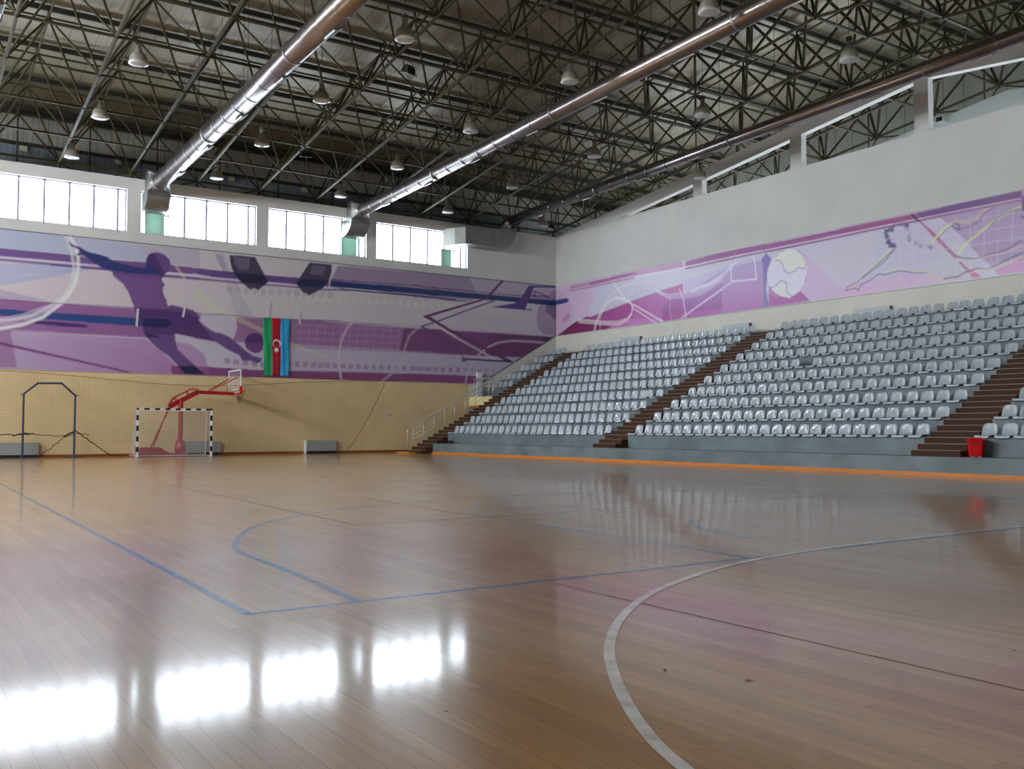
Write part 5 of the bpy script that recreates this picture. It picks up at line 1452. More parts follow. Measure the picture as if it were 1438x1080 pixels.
('R','P',(198,170,198),0.9,[(44.2,9.49),(39.18,9.44),(38.59,9.27),(40.94,7.59),(41.36,7.47),(43.0,7.53),(44.15,6.6)],None),
('R','P',(190,186,206),1,[(41.03,9.39),(39.18,9.41),(37.25,9.46),(37.27,7.96),(40.0,7.76),(41.15,7.61),(40.62,8.41)],None),
('R','P',(196,158,190),0.9,[(44.2,9.33),(43.68,9.18),(43.22,8.92),(42.83,8.46),(42.61,7.96),(42.61,7.42),(42.78,7.16),(44.15,6.63)],None),
('R','P',(168,110,160),0.7,[(43.51,7.58),(42.89,7.86),(42.78,7.5),(43.46,7.3)],None),
('R','P',(48,62,132),1,[(44.2,8.7),(43.22,8.69),(42.94,8.61),(42.91,8.53),(43.11,8.43),(44.2,8.4)],None),
('R','P',(142,36,110),1,[(44.09,6.59),(42.34,7.23),(41.26,7.46),(40.94,7.39),(37.83,7.83),(35.41,8.16),(34.59,8.22),(33.75,8.32),(31.08,8.65),(31.11,6.56),(34.61,6.59),(40.22,6.6)],(176,96,164)),
('R','P',(110,20,74),0.85,[(44.09,6.59),(42.34,7.23),(41.79,7.26),(41.26,7.19),(39.5,6.8),(39.2,6.64),(43.23,6.59)],None),
('R','P',(184,108,176),0.6,[(37.27,7.9),(35.41,8.16),(34.09,7.72),(35.2,7.34),(35.08,6.6),(37.75,6.64),(37.27,7.22)],None),
('R','P',(196,130,190),0.6,[(39.4,6.66),(37.84,6.96),(35.21,6.77),(35.08,6.59),(39.21,6.55)],None),
('R','P',(160,140,190),0.9,[(33.67,8.44),(30.43,8.74),(28.68,8.75),(28.64,6.59),(33.7,6.6)],(172,90,164)),
('R','P',(150,110,176),0.8,[(34.09,7.72),(31.09,8.1),(31.1,6.81),(34.6,6.95),(35.08,6.6),(35.2,7.34)],(150,60,140)),
('R','P',(186,176,206),0.8,[(33.67,8.44),(30.68,8.71),(33.13,7.88),(33.68,7.82)],None),
('R','P',(178,172,200),0.5,[(30.02,8.8),(28.68,8.93),(28.68,8.75),(30.35,8.66)],None),
('R','P',(128,104,172),1,[(28.43,9.02),(28.11,8.67),(28.3,8.37),(28.47,7.43),(28.27,6.58),(28.65,6.59),(28.63,7.81),(28.68,8.81)],None),
('R','P',(176,132,186),0.9,[(28.3,8.37),(28.15,8.67),(26.54,8.87),(26.06,8.39),(24.16,6.62),(28.29,6.59)],(168,84,156)),
('R','P',(200,180,206),0.75,[(26.54,8.75),(26.06,8.39),(24.16,6.62),(26.09,6.6),(26.64,7.09),(26.21,7.61)],None),
('R','P',(160,70,150),0.8,[(28.29,6.64),(28.32,7.18),(27.88,6.95),(26.71,7.04),(26.57,7.08),(26.09,6.6)],None),
('R','P',(190,184,200),1,[(26.78,8.99),(22.88,9.08),(22.93,6.54),(24.16,6.62),(26.06,8.39)],None),
('R','L',(214,200,220),0.9,[(29.21,9.47),(29.0,7.92),(30.44,8.0),(30.54,8.19),(30.5,8.74),(30.02,9.17)],0.07),
('R','L',(210,190,216),0.8,[(30.44,8.0),(33.7,6.7)],0.06),
('R','L',(206,200,222),0.6,[(35.63,8.26),(34.76,7.92),(33.59,7.89),(32.54,7.88),(31.75,8.13),(31.08,8.38),(33.13,7.82),(31.88,7.98),(31.02,8.32),(30.43,8.67),(30.19,8.82)],0.04),
('R','L',(206,200,222),0.6,[(35.63,8.24),(34.76,7.87),(33.59,7.82),(32.54,7.81),(31.76,8.06),(31.08,8.31),(33.13,7.85),(31.88,8.02),(31.02,8.35),(30.43,8.71),(30.19,8.82)],0.04),
('R','L',(206,200,222),0.6,[(35.63,8.22),(34.76,7.82),(33.59,7.75),(32.54,7.75),(31.76,7.99),(31.08,8.24),(33.13,7.89),(31.88,8.06),(31.02,8.39),(30.43,8.75),(30.19,8.82)],0.04),
('R','L',(206,200,222),0.6,[(35.63,8.2),(34.76,7.77),(33.59,7.68),(32.54,7.68),(31.76,7.92),(31.09,8.17),(33.13,7.93),(31.88,8.1),(31.02,8.43),(30.43,8.78),(30.19,8.82)],0.04),
('R','L',(206,200,222),0.6,[(35.63,8.17),(34.76,7.71),(33.59,7.6),(32.54,7.6),(31.76,7.84),(31.09,8.1),(33.13,7.98),(31.88,8.14),(31.02,8.47),(30.43,8.83),(30.19,8.82)],0.04),
('R','P',(204,200,214),1,[(28.4,8.02),(28.3,8.37),(28.11,8.67),(27.84,8.9),(27.4,9.0),(26.89,8.95),(26.54,8.75),(26.3,8.43),(26.21,8.07),(26.24,7.73),(26.39,7.35),(26.71,7.04),(27.14,6.85),(27.58,6.97),(28.02,7.23),(28.28,7.53)],None),
('R','P',(208,208,200),1,[(27.92,8.73),(27.69,8.96),(27.25,8.97),(26.82,8.9),(26.51,8.69),(26.3,8.37),(26.27,8.05),(26.76,8.09),(27.05,8.04),(27.34,8.17),(27.52,8.43),(27.66,8.57),(27.91,8.61)],None),
('R','P',(208,206,198),0.8,[(28.17,7.37),(27.87,7.39),(27.57,7.56),(27.32,7.47),(27.28,7.11),(27.14,6.95),(27.58,6.96),(27.95,7.18)],None),
('R','L',(150,130,170),0.8,[(27.91,8.61),(27.7,8.58),(27.52,8.37),(27.41,8.07),(27.13,7.91),(26.84,7.99),(26.69,8.11),(26.34,8.02)],0.045),
('R','L',(140,112,166),0.8,[(27.92,8.73),(27.69,8.96),(27.4,8.97)],0.045),
('R','L',(160,140,180),0.7,[(26.75,8.87),(26.47,8.63),(26.3,8.31),(26.31,8.03)],0.04),
('R','L',(140,112,166),0.8,[(28.26,7.48),(28.02,7.41),(27.75,7.61),(27.57,7.68),(27.31,7.53),(27.32,7.12),(27.04,6.92)],0.045),
('R','L',(170,150,190),0.6,[(25.94,7.38),(26.15,7.03),(26.36,6.9)],0.04),
('R','L',(224,216,216),0.65,[(42.01,7.36),(40.94,7.23),(39.91,7.06),(38.61,6.94),(37.84,7.02),(37.46,7.3),(37.36,7.6),(37.64,7.88),(38.21,8.1),(38.8,8.2)],0.04),
('R','L',(224,216,216),0.65,[(42.01,7.32),(40.94,7.17),(39.91,7.01),(38.61,6.88),(37.84,6.99),(37.46,7.27),(37.39,7.6),(37.64,7.89),(38.21,8.12),(38.8,8.22)],0.04),
('R','L',(224,216,216),0.65,[(42.01,7.27),(40.94,7.12),(39.91,6.96),(38.61,6.82),(37.84,6.95),(37.46,7.25),(37.42,7.61),(37.64,7.91),(38.21,8.13),(38.8,8.23)],0.04),
('R','L',(224,216,216),0.65,[(42.01,7.22),(40.94,7.07),(39.91,6.91),(38.61,6.77),(37.84,6.91),(37.46,7.22),(37.45,7.61),(37.64,7.92),(38.21,8.14),(38.8,8.24)],0.04),
('R','L',(224,216,216),0.65,[(42.01,7.17),(40.94,7.01),(39.91,6.85),(38.61,6.71),(37.84,6.87),(37.46,7.2),(37.48,7.61),(37.64,7.93),(38.21,8.16),(38.8,8.25)],0.04),
('R','L',(226,222,220),0.85,[(37.83,7.84),(38.31,8.08),(38.9,8.18),(39.49,8.02),(39.95,7.62),(40.42,7.01),(40.58,6.58)],0.07),
('R','L',(222,214,216),0.7,[(40.68,6.61),(40.42,7.14),(40.0,7.76),(39.19,8.38),(38.21,8.77),(37.07,8.81)],0.05),
('R','L',(222,214,216),0.7,[(40.11,6.59),(40.11,7.24),(39.8,7.67)],0.05),
('R','L',(224,206,218),0.8,[(39.38,9.44),(37.83,7.9),(37.27,7.65),(35.12,6.58)],0.1),
('R','L',(224,206,218),0.8,[(37.36,7.48),(35.65,6.57)],0.07),
('R','L',(220,200,220),0.7,[(33.92,8.05),(33.67,7.55),(33.48,6.6)],0.07),
('R','L',(220,200,220),0.6,[(34.59,7.72),(34.6,7.18),(34.52,6.58)],0.04),
('R','L',(220,200,220),0.8,[(33.89,6.58),(31.09,7.71)],0.05),
('R','L',(216,200,210),0.5,[(43.45,7.57),(43.57,7.17),(43.52,6.61)],0.04),
('R','P',(190,184,200),0.55,[(25.32,7.49),(22.91,7.49),(22.93,6.54),(24.16,6.62)],(206,150,188)),
('R','P',(188,178,200),0.8,[(22.59,9.03),(20.06,9.01),(19.37,8.46),(20.39,7.63),(20.93,7.03),(21.84,7.4),(22.16,8.0)],None),
('R','P',(202,154,196),0.7,[(21.76,7.19),(20.93,7.03),(21.47,6.61)],None),
('R','P',(206,160,196),0.6,[(24.6,6.69),(23.98,6.98),(21.79,7.2),(21.47,6.61),(24.6,6.56)],None),
('R','P',(206,164,200),0.6,[(20.93,7.03),(18.64,6.63),(17.99,6.63),(21.47,6.61)],None),
('R','P',(164,138,176),0.95,[(20.11,9.05),(17.04,9.03),(17.09,7.0),(18.39,7.14),(19.18,8.06),(19.86,8.79)],None),
('R','P',(164,132,172),0.7,[(19.0,7.79),(17.08,7.7),(17.09,7.04),(18.3,6.95)],None),
('R','P',(198,128,184),0.85,[(18.12,6.81),(17.09,7.06),(17.1,6.6),(17.99,6.62)],None),
('R','P',(168,86,140),0.9,[(21.09,9.18),(20.88,9.05),(20.17,8.32),(19.49,7.49),(19.11,7.02),(18.59,6.63),(18.88,6.62),(19.59,7.44),(20.38,8.33)],None),
('R','P',(196,186,206),1,[(19.74,7.34),(19.44,7.42),(19.16,7.07),(18.73,6.96),(18.39,7.14),(17.99,6.63),(18.59,6.63),(19.3,7.28)],None),
('R','P',(200,120,156),0.9,[(19.21,6.98),(18.92,6.94),(18.59,6.63),(18.88,6.61)],None),
('R','L',(206,198,212),0.45,[(21.86,9.0),(21.79,6.85)],0.03),
('R','L',(206,198,212),0.45,[(21.25,8.99),(21.21,6.85)],0.03),
('R','L',(206,198,212),0.45,[(20.65,8.98),(20.64,6.86)],0.03),
('R','L',(206,198,212),0.45,[(20.08,8.97),(20.08,6.86)],0.03),
('R','L',(206,198,212),0.45,[(19.52,8.96),(19.54,6.86)],0.03),
('R','L',(206,198,212),0.45,[(18.97,8.95),(19.02,6.86)],0.03),
('R','L',(206,198,212),0.45,[(18.43,8.94),(18.5,6.87)],0.03),
('R','L',(206,198,212),0.45,[(17.91,8.93),(18.0,6.87)],0.03),
('R','L',(206,198,212),0.45,[(17.41,8.93),(17.51,6.87)],0.03),
('R','L',(206,198,212),0.45,[(21.91,8.96),(19.56,8.78),(17.05,8.68)],0.03),
('R','L',(206,198,212),0.45,[(21.93,8.41),(19.57,8.31),(17.06,8.23)],0.03),
('R','L',(206,198,212),0.45,[(21.94,7.87),(19.58,7.84),(17.07,7.79)],0.03),
('R','L',(206,198,212),0.45,[(21.95,7.32),(19.59,7.37),(17.08,7.35)],0.03),
('R','L',(70,66,128),0.8,[(21.59,9.13),(21.55,9.11),(21.63,9.08),(21.43,8.96),(21.46,9.08),(21.52,9.08)],0.035),
('R','L',(70,66,128),0.8,[(21.6,9.13),(21.6,8.97),(21.45,8.97),(21.46,9.09),(21.57,9.02),(21.47,8.96)],0.035),
('R','L',(70,66,128),0.8,[(21.44,9.11),(21.5,9.0),(21.53,9.1),(21.53,9.12),(21.43,8.95),(21.52,9.08)],0.035),
('R','L',(70,66,128),0.8,[(21.43,9.01),(21.44,8.96),(21.53,9.06),(21.5,9.05),(21.61,9.09),(21.45,9.12)],0.035),
('R','L',(70,66,128),0.8,[(21.86,9.13),(21.8,9.13),(21.75,9.16),(21.62,9.17),(21.77,9.19),(21.71,9.17)],0.035),
('R','L',(70,66,128),0.8,[(21.78,9.09),(21.79,9.13),(21.65,9.19),(21.85,9.2),(21.68,9.1),(21.81,9.18)],0.035),
('R','L',(70,66,128),0.8,[(21.82,9.15),(21.86,9.11),(21.65,9.02),(21.69,9.03),(21.86,9.19),(21.63,9.06)],0.035),
('R','L',(70,66,128),0.8,[(21.77,9.05),(21.72,9.06),(21.79,9.2),(21.76,9.2),(21.78,9.04),(21.78,9.24)],0.035),
('R','L',(70,66,128),0.8,[(22.08,9.21),(21.9,9.14),(22.02,9.21),(21.85,9.11),(22.04,9.22),(22.07,9.21)],0.035),
('R','L',(70,66,128),0.8,[(21.92,9.18),(22.08,9.14),(22.03,9.03),(22.06,9.13),(21.9,9.13),(21.85,9.1)],0.035),
('R','L',(70,66,128),0.8,[(22.03,9.15),(22.08,9.16),(22.03,9.05),(21.89,9.11),(22.08,9.19),(22.03,9.19)],0.035),
('R','L',(70,66,128),0.8,[(22.03,9.06),(22.05,9.23),(21.86,9.09),(21.85,9.12),(21.87,9.07),(21.9,9.06)],0.035),
('R','L',(70,66,128),0.8,[(22.19,9.07),(22.27,8.92),(22.1,8.88),(22.23,8.96),(22.12,8.94),(22.12,8.97)],0.035),
('R','L',(70,66,128),0.8,[(22.16,8.94),(22.25,8.91),(22.08,9.05),(22.08,8.87),(22.15,9.07),(22.09,9.04)],0.035),
('R','L',(70,66,128),0.8,[(22.08,8.93),(22.3,9.07),(22.16,8.97),(22.13,8.89),(22.26,9.1),(22.09,9.06)],0.035),
('R','L',(70,66,128),0.8,[(22.1,9.05),(22.12,8.92),(22.1,8.96),(22.1,9.03),(22.15,9.01),(22.1,8.91)],0.035),
('R','L',(70,66,128),0.8,[(22.37,8.94),(22.48,9.05),(22.34,8.94),(22.27,8.9),(22.45,8.98),(22.3,8.92)],0.035),
('R','L',(70,66,128),0.8,[(22.49,8.89),(22.28,9.01),(22.35,8.96),(22.29,8.96),(22.43,8.95),(22.25,9.0)],0.035),
('R','L',(70,66,128),0.8,[(22.46,8.93),(22.27,8.92),(22.38,8.87),(22.29,9.01),(22.27,8.98),(22.41,8.88)],0.035),
('R','L',(70,66,128),0.8,[(22.38,8.88),(22.45,8.88),(22.44,9.02),(22.36,8.97),(22.35,8.86),(22.31,9.03)],0.035),
('R','L',(70,66,128),0.8,[(22.43,8.74),(22.38,8.7),(22.38,8.83),(22.44,8.68),(22.41,8.69),(22.26,8.69)],0.035),
('R','L',(70,66,128),0.8,[(22.33,8.71),(22.43,8.66),(22.39,8.66),(22.43,8.67),(22.31,8.71),(22.39,8.81)],0.035),
('R','L',(70,66,128),0.8,[(22.31,8.76),(22.34,8.81),(22.48,8.83),(22.3,8.79),(22.28,8.75),(22.36,8.77)],0.035),
('R','L',(70,66,128),0.8,[(22.35,8.82),(22.4,8.66),(22.46,8.72),(22.42,8.79),(22.49,8.86),(22.27,8.66)],0.035),
('R','L',(70,66,128),0.8,[(22.24,8.45),(22.2,8.58),(22.29,8.53),(22.3,8.44),(22.25,8.42),(22.41,8.51)],0.035),
('R','L',(70,66,128),0.8,[(22.27,8.47),(22.29,8.46),(22.37,8.45),(22.34,8.51),(22.22,8.47),(22.36,8.59)],0.035),
('R','L',(70,66,128),0.8,[(22.36,8.51),(22.19,8.43),(22.34,8.55),(22.24,8.56),(22.33,8.63),(22.39,8.53)],0.035),
('R','L',(70,66,128),0.8,[(22.27,8.5),(22.35,8.44),(22.28,8.59),(22.42,8.45),(22.2,8.42),(22.29,8.56)],0.035),
('R','L',(70,66,128),0.8,[(22.31,8.42),(22.28,8.28),(22.11,8.29),(22.29,8.43),(22.26,8.28),(22.29,8.31)],0.035),
('R','L',(70,66,128),0.8,[(22.16,8.34),(22.09,8.39),(22.2,8.43),(22.3,8.47),(22.25,8.44),(22.32,8.28)],0.035),
('R','L',(70,66,128),0.8,[(22.26,8.29),(22.16,8.3),(22.17,8.26),(22.11,8.3),(22.19,8.32),(22.15,8.34)],0.035),
('R','L',(70,66,128),0.8,[(22.2,8.43),(22.12,8.35),(22.31,8.44),(22.11,8.39),(22.23,8.33),(22.12,8.38)],0.035),
('R','L',(70,66,128),0.8,[(22.12,8.36),(22.21,8.28),(22.21,8.27),(22.18,8.42),(22.01,8.26),(22.16,8.34)],0.035),
('R','L',(70,66,128),0.8,[(22.1,8.3),(22.17,8.29),(21.97,8.28),(21.99,8.24),(22.13,8.28),(22.01,8.31)],0.035),
('R','L',(70,66,128),0.8,[(22.19,8.33),(21.99,8.36),(22.06,8.26),(22.07,8.43),(22.06,8.38),(22.01,8.29)],0.035),
('R','L',(70,66,128),0.8,[(22.14,8.27),(22.06,8.37),(22.01,8.25),(22.0,8.25),(22.06,8.29),(22.07,8.33)],0.035),
('R','L',(92,86,140),0.6,[(21.44,8.9),(21.61,8.87),(21.53,8.89),(21.51,8.93),(21.59,8.98)],0.03),
('R','L',(92,86,140),0.6,[(21.48,8.81),(21.49,8.95),(21.44,8.82),(21.53,8.98),(21.47,8.86)],0.03),
('R','L',(92,86,140),0.6,[(21.38,8.66),(21.36,8.65),(21.41,8.64),(21.43,8.51),(21.36,8.51)],0.03),
('R','L',(92,86,140),0.6,[(21.44,8.6),(21.38,8.65),(21.42,8.49),(21.36,8.5),(21.44,8.55)],0.03),
('R','L',(92,86,140),0.6,[(21.32,8.38),(21.39,8.48),(21.47,8.37),(21.29,8.45),(21.33,8.43)],0.03),
('R','L',(92,86,140),0.6,[(21.36,8.36),(21.41,8.41),(21.43,8.43),(21.47,8.48),(21.42,8.36)],0.03),
('R','L',(92,86,140),0.6,[(21.19,8.25),(21.19,8.21),(21.18,8.36),(21.17,8.21),(21.08,8.21)],0.03),
('R','L',(92,86,140),0.6,[(21.11,8.35),(21.14,8.29),(21.02,8.32),(21.16,8.23),(21.19,8.21)],0.03),
('R','L',(92,86,140),0.6,[(20.94,8.14),(20.88,8.07),(20.99,8.1),(20.97,8.12),(21.0,8.12)],0.03),
('R','L',(92,86,140),0.6,[(20.96,8.21),(20.99,8.19),(20.94,8.07),(20.88,8.17),(20.81,8.19)],0.03),
('R','L',(92,86,140),0.6,[(20.65,7.98),(20.51,8.0),(20.5,8.11),(20.52,8.0),(20.56,7.98)],0.03),
('R','L',(92,86,140),0.6,[(20.66,8.11),(20.66,8.06),(20.58,8.04),(20.62,8.01),(20.53,7.99)],0.03),
('R','L',(92,86,140),0.6,[(20.57,8.06),(20.54,8.04),(20.47,8.03),(20.47,8.01),(20.52,7.95)],0.03),
('R','L',(92,86,140),0.6,[(20.41,8.02),(20.52,7.9),(20.54,8.07),(20.55,7.94),(20.45,7.9)],0.03),
('R','L',(214,212,160),0.5,[(22.21,8.21),(22.79,7.79),(23.38,7.42),(23.86,7.09),(24.22,7.01),(24.17,6.84)],0.08),
('R','L',(94,88,140),0.8,[(22.04,8.28),(22.16,8.1),(22.61,7.82),(23.14,7.51),(23.8,7.08)],0.045),
('R','L',(94,88,140),0.8,[(22.01,8.18),(22.5,7.75),(23.14,7.43),(23.5,7.23)],0.045),
('R','L',(82,88,158),0.85,[(23.86,7.09),(24.23,6.96),(24.3,6.83),(23.86,6.88),(23.69,6.76),(23.59,6.98),(23.15,7.1),(22.8,7.29),(22.51,7.24),(22.12,7.28),(21.78,7.29),(21.35,7.17),(20.93,7.09),(20.67,7.07)],0.05),
('R','L',(216,210,170),0.5,[(22.51,7.32),(21.84,7.38),(21.14,7.17),(20.61,7.08),(20.41,6.84),(20.11,6.73),(19.61,6.72)],0.06),
('R','L',(210,180,150),0.7,[(20.61,7.08),(20.41,6.82),(19.86,6.67),(19.36,6.75)],0.05),
('R','L',(92,88,150),0.85,[(20.01,6.74),(19.46,6.76),(19.21,6.87),(18.78,6.95),(18.35,6.87),(17.98,6.97),(17.57,7.13),(17.09,7.28)],0.06),
('R','L',(216,190,150),0.7,[(19.31,6.74),(18.73,6.88),(18.17,6.86),(17.62,7.03),(17.09,7.13)],0.05),
('R','L',(214,214,130),0.7,[(20.49,8.15),(20.27,8.38),(19.96,8.59),(19.71,8.71)],0.09),
('R','L',(84,74,130),0.75,[(20.17,8.32),(19.91,8.56),(19.66,8.66),(19.42,8.47),(18.98,8.51),(18.64,8.64),(18.4,8.91),(17.88,9.11),(17.47,9.13),(17.04,9.17)],0.035),
('R','L',(206,170,150),0.8,[(19.81,8.75),(19.41,8.85),(19.27,8.68),(18.78,8.73),(18.44,8.99),(17.88,9.18),(17.04,9.23)],0.07),
('R','L',(84,74,130),0.85,[(19.54,8.73),(19.37,8.6),(19.39,8.47),(19.54,8.54)],0.05),
('R','L',(212,214,150),0.65,[(19.49,7.54),(19.09,7.95),(18.6,8.24),(18.13,8.52),(17.57,8.76),(17.05,8.9)],0.09),
('R','L',(84,80,110),0.8,[(18.22,8.44),(17.89,8.66),(17.48,8.78),(17.22,8.8)],0.04),
('R','L',(90,80,116),0.85,[(19.56,7.56),(19.3,7.41),(18.81,7.31),(18.39,7.37),(17.74,7.43),(17.47,7.54),(17.2,7.68),(17.08,7.64)],0.05),
('R','L',(216,180,160),0.7,[(18.86,7.28),(18.39,7.33),(17.74,7.36),(17.08,7.53)],0.05),
('R','P',(174,118,164),0.85,[(42.88,9.29),(42.55,9.37),(40.93,9.34),(39.18,9.38),(36.33,9.43),(33.73,9.41),(33.66,9.23),(33.67,9.1),(33.74,9.12),(36.33,9.18),(39.19,9.15),(40.82,9.09),(42.55,9.11),(42.86,9.21)],None),
('R','P',(160,92,146),1,[(41.03,9.36),(39.18,9.36),(37.25,9.4),(37.07,9.25),(39.19,9.22),(40.88,9.14)],None),
('R','P',(146,78,136),1,[(33.48,9.37),(31.43,9.45),(29.37,9.44),(27.1,9.39),(22.88,9.4),(24.55,9.4),(21.36,9.42),(20.05,9.42),(17.03,9.43),(17.04,9.17),(20.05,9.18),(21.36,9.18),(24.55,9.19),(24.37,9.19),(27.1,9.16),(29.38,9.19),(31.87,9.17),(33.48,9.14)],None),
('R','P',(106,70,128),0.9,[(21.09,9.4),(20.05,9.42),(17.03,9.43),(17.04,9.19),(20.05,9.18),(20.88,9.19)],None),
('R','P',(150,74,124),0.7,[(24.55,9.4),(21.36,9.42),(21.25,9.19),(24.55,9.19)],None),
('R','L',(222,206,222),0.9,[(42.88,9.13),(39.19,9.1),(36.34,9.12),(33.74,9.09),(33.48,9.08),(29.38,9.13),(27.11,9.11),(22.88,9.15),(21.36,9.15),(20.05,9.14),(17.04,9.14)],0.045),
('R','L',(150,88,142),1,[(42.88,9.09),(40.82,9.06),(37.26,9.09)],0.06),
('R','L',(138,72,130),1,[(33.48,9.03),(29.38,9.09),(27.11,9.07),(22.88,9.1),(21.36,9.1),(20.05,9.1),(17.04,9.09)],0.08),
('R','P',(60,26,66),1,[(21.35,9.41),(21.25,9.4),(20.95,9.07),(21.05,9.08)],None),
('R','P',(198,176,200),0.8,[(22.87,9.49),(21.36,9.48),(17.03,9.52),(17.03,9.46),(21.36,9.42),(22.81,9.4)],None),
('R','L',(170,130,170),0.7,[(30.35,8.88),(30.3,9.37)],0.05),
('R','P',(164,138,176),0.8,[(17.1,6.5),(8,6.5),(12,9.5),(17.1,9.5)],None),
('R','P',(196,150,190),0.8,[(8,6.5),(-3,6.5),(-3,8.2),(3,9.0),(12,9.5)],None),
('R','P',(118,74,132),0.9,[(17.1,9.25),(-3,9.3),(-3,8.75),(17.1,8.7)],None),
('R','L',(138,72,130),1,[(17.1,8.5),(-3,8.55)],0.08)]
# ================================================================ PRINTED WALL BANNERS
def inside(px, py, poly):
    c = np.zeros(px.shape, bool); n = len(poly); j = n - 1
    for i in range(n):
        xi, yi = poly[i]; xj, yj = poly[j]
        if yi != yj:
            c ^= ((yi > py) != (yj > py)) & (px < (xj - xi) * (py - yi) / (yj - yi) + xi)
        j = i
    return c
def cover_poly(U, Z, poly, h):
    s = np.zeros(U.shape, np.float32)
    for du, dz in ((-.25, -.25), (.25, -.25), (-.25, .25), (.25, .25)):
        s += inside(U + du * h, Z + dz * h, poly)
    return s / 4
def cover_line(U, Z, pts, w, h):
    d = np.full(U.shape, 1e9, np.float32)
    for (a, b), (c, e) in zip(pts, pts[1:]):
        L = (c - a) ** 2 + (e - b) ** 2
        t = np.clip(((U - a) * (c - a) + (Z - b) * (e - b)) / max(L, 1e-9), 0, 1)
        d = np.minimum(d, np.hypot(U - a - t * (c - a), Z - b - t * (e - b)))
    return np.clip((w / 2 - d) / h + .5, 0, 1)
def paint(which, u0, u1, z0, z1, h, k):
    us = np.arange(u0, u1 + h / 2, h); zs = np.arange(z0, z1 + h / 2, h)
    U, Z = np.meshgrid(us, zs, indexing='ij')
    C = np.zeros(U.shape + (3,), np.float32)
    for w, kind, col, al, pts, ex in MURAL:
        if w != which: continue
        pu = [p[0] for p in pts]; pz = [p[1] for p in pts]; m = .3
        i0, i1 = np.searchsorted(us, [min(pu) - m, max(pu) + m]); j0, j1 = np.searchsorted(zs, [min(pz) - m, max(pz) + m])
        if i1 <= i0 or j1 <= j0: continue
        Us, Zs = U[i0:i1, j0:j1], Z[i0:i1, j0:j1]
        cov = cover_poly(Us, Zs, pts, h) if kind == 'P' else cover_line(Us, Zs, pts, ex, h)
        cov = (cov * al)[..., None]
        c1 = np.array(rgb(*col)[:3], np.float32)
        if kind == 'P' and ex:
            c2 = np.array(rgb(*ex)[:3], np.float32)
            eu, ez = max(pu) - min(pu), max(pz) - min(pz)
            if eu > 4 * ez:
                f = (max(pu) - Us) / eu if which == 'R' else (Us - min(pu)) / eu
            else: f = (max(pz) - Zs) / ez
            f = np.clip(f, 0, 1)[..., None]; cc = c1 * (1 - f) + c2 * f
        else: cc = c1
        C[i0:i1, j0:j1] = C[i0:i1, j0:j1] * (1 - cov) + cc * cov
    g = C.mean(-1, keepdims=True)
    return us, zs, U, Z, np.minimum((C * .9 + g * .1) * k, .9)
def banner_material(name, rough):
    m = bpy.data.materials.new(name); m.use_nodes = True
    nt, n, b = nodes_of(m)
    at = n.new('ShaderNodeAttribute'); at.attribute_name = 'print'
    nt.links.new(at.outputs['Color'], b.inputs['Base Color'])
    b.inputs['Roughness'].default_value = rough; b.inputs['Specular IOR Level'].default_value = .5
    tc = n.new('ShaderNodeTexCoord'); mp = n.new('ShaderNodeMapping'); mp.inputs['Scale'].default_value = (.25, .25, 2.2)
    nt.links.new(tc.outputs['Object'], mp.inputs['Vector'])
    nz = n.new('ShaderNodeTexNoise'); nz.inputs['Scale'].default_value = 1.3; nz.inputs['Detail'].default_value = 4
    nt.links.new(mp.outputs[0], nz.inputs['Vector'])
    bp = n.new('ShaderNodeBump'); bp.inputs['Strength'].default_value = .25; bp.inputs['Distance'].default_value = .03
    nt.links.new(nz.outputs['Fac'], bp.inputs['Height']); nt.links.new(bp.outputs[0], b.inputs['Normal'])
    return m
def banner(which, u0, u1, z0, z1, h, k, keep, place, name, label, rough):
    us, zs, U, Z, C = paint(which, u0, u1, z0, z1, h, k)
    nu, nz = U.shape
    # gentle folds of the fabric
    F = .006 * np.sin(U * 1.7 + np.sin(Z * 2.1) * 1.3) * np.sin(Z * 1.1 + 1)
    P = place(U, Z, F).reshape(-1, 3)
    idx = np.arange(nu * nz).reshape(nu, nz)
    q = np.stack([idx[:-1, :-1], idx[1:, :-1], idx[1:, 1:], idx[:-1, 1:]], -1).reshape(-1, 4)
    uc = (U[:-1, :-1] + h / 2).reshape(-1); zc = (Z[:-1, :-1] + h / 2).reshape(-1)
    q = q[keep(uc, zc)]
    me = bpy.data.meshes.new(name)
    me.vertices.add(len(P)); me.vertices.foreach_set('co', P.astype(np.float32).ravel())
    me.loops.add(len(q) * 4); me.loops.foreach_set('vertex_index', q.ravel().astype(np.int32))
    me.polygons.add(len(q)); me.polygons.foreach_set('loop_start', (np.arange(len(q)) * 4).astype(np.int32))
    me.update(calc_edges=True)
    a = me.color_attributes.new('print', 'FLOAT_COLOR', 'POINT')
    a.data.foreach_set('color', np.concatenate([C.reshape(-1, 3), np.ones((len(P), 1))], 1).astype(np.float32).ravel())
    me.materials.append(banner_material(name + '_vinyl', rough))
    me.validate()
    o = bpy.data.objects.new(name, me); COL.objects.link(o)
    return tag(o, label, 'banner')
def pl_back(U, Z, F): return np.stack([U, np.full_like(U, YB - .045) + F, Z], -1)
def pl_right(U, Z, F): return np.stack([np.full_like(U, XR - .045) + F, U, Z], -1)
KB, KR = 1.55, 1.35
bb = banner('B', XL + .1, XR - .06, 3.66, 9.5, .045, KB, lambda u, z: (u < 27.45) | (z > 3.66 + (u - 27.45) * .566), pl_back, 'sports_banner',
       'long purple printed banner on the far wall with the silhouette of a footballer', .35)
br_ = banner('R', YF + .1, YB - .07, 6.57, 9.46, .04, KR, lambda u, z: z < 10, pl_right, 'sports_banner',
       'pink and violet printed banner on the right wall with a football and a diving figure', .3)
bm = bmesh.new(); pipe(bm, [V((x, YB - .055, 9.5)) for x in (XL + .1, 5, 20, XR - .06)], .014, 5)
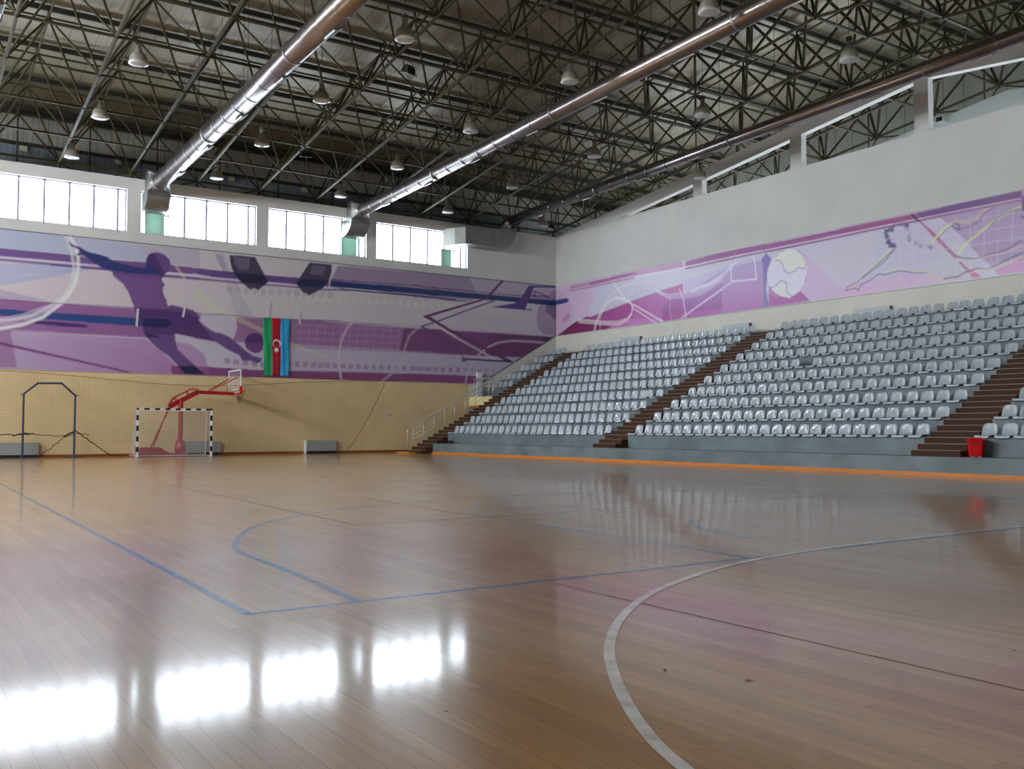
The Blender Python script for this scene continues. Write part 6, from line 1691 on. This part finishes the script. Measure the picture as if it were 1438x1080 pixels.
obj('edge_cord', bm, M['dark'], bb)
bm = bmesh.new(); tube(bm, V((XR - .05, YF + .1, 6.56)), V((XR - .05, YB - .07, 6.56)), .02, 6); tube(bm, V((XR - .05, YF + .1, 9.47)), V((XR - .05, YB - .07, 9.47)), .016, 6)
obj('edge_batten', bm, M['whitep'], br_)
bm = bmesh.new(); tube(bm, V((27.45, YB - .05, 3.67)), V((XR - .06, YB - .05, 6.63)), .016, 6)
obj('edge_batten', bm, M['dark'], bb)
# strips of tape over the horizontal joint of the far banner
for x, z0, z1, dx in ((9.45, 5.75, 6.55, .04), (11.45, 6.30, 6.95, .12), (15.43, 6.55, 7.33, .12), (17.05, 6.35, 7.0, -.05)):
    bm = bmesh.new(); bar(bm, V((x, YB - .07, z0)), V((x + dx, YB - .07, z1)), .1, .012)
    obj('tape_strip', bm, mat('clear_tape', rgb(206, 204, 214), .3), bb)

# ================================================================ FLAG
t = thing('hanging_flag', 'flag hung upright in green, red and light blue with a white crescent and star', 'flag', (15.86, YB - .12, 3.75))
NU, NV = 42, 60; W_, H_ = 1.32, 2.78
cols = [rgb(28, 160, 100), rgb(176, 14, 40), rgb(44, 160, 214)]
def fy(u, v):
    return .010 * math.sin(u * 30 + v * 3) * (.4 + .8 * (1 - v)) + .012 * math.sin(u * 11 - v * 9 + 1)
def fx(u, v): return (u - .5) * W_ * (1 - .08 * (1 - v)) + .015 * math.sin(v * 6)
for ci, nm in enumerate(('green_band', 'red_band', 'blue_band')):
    bm = bmesh.new(); g = []
    for i in range(15):
        u = (ci + i / 14) / 3; g.append([bm.verts.new((fx(u, v / NV), fy(u, v / NV), v / NV * H_)) for v in range(NV + 1)])
    for i in range(14):
        for v in range(NV): bm.faces.new((g[i][v], g[i + 1][v], g[i + 1][v + 1], g[i][v + 1]))
    o = obj(nm, bm, mat(nm, cols[ci], .38, spec=.5), t, True)
    if ci == 1: redband = o
    sd = o.modifiers.new('thick', 'SOLIDIFY'); sd.thickness = .004
def flagpt(x, z):   # point in front of the red band
    u = x / W_ + .5; v = z / H_
    return V((x, fy(u, v) - .012, z))
bm = bmesh.new(); cx, cz, R1 = .0, 1.56, .2
n = 26; outer = []; inner = []
for i in range(n + 1):
    a = math.radians(-58 + 296 * i / n)
    outer.append(flagpt(cx + R1 * math.cos(a), cz + R1 * math.sin(a)))
    a2 = math.radians(-50 + 280 * i / n)
    inner.append(flagpt(cx + .155 * math.cos(a2), cz - .035 + .155 * math.sin(a2)))
A = [bm.verts.new(p) for p in outer]; B = [bm.verts.new(p) for p in inner]
for i in range(n): bm.faces.new((A[i], A[i + 1], B[i + 1], B[i]))
ctr = bm.verts.new(flagpt(cx, cz - .31)); st_ = []
for i in range(16):
    a = math.radians(90 + 22.5 * i); r_ = .15 if i % 2 == 0 else .07
    st_.append(bm.verts.new(flagpt(cx + r_ * math.cos(a), cz - .31 + r_ * math.sin(a))))
for i in range(16): bm.faces.new((ctr, st_[i], st_[(i + 1) % 16]))
o = obj('crescent_and_star', bm, M['whitep'], redband); sd = o.modifiers.new('thick', 'SOLIDIFY'); sd.thickness = .004
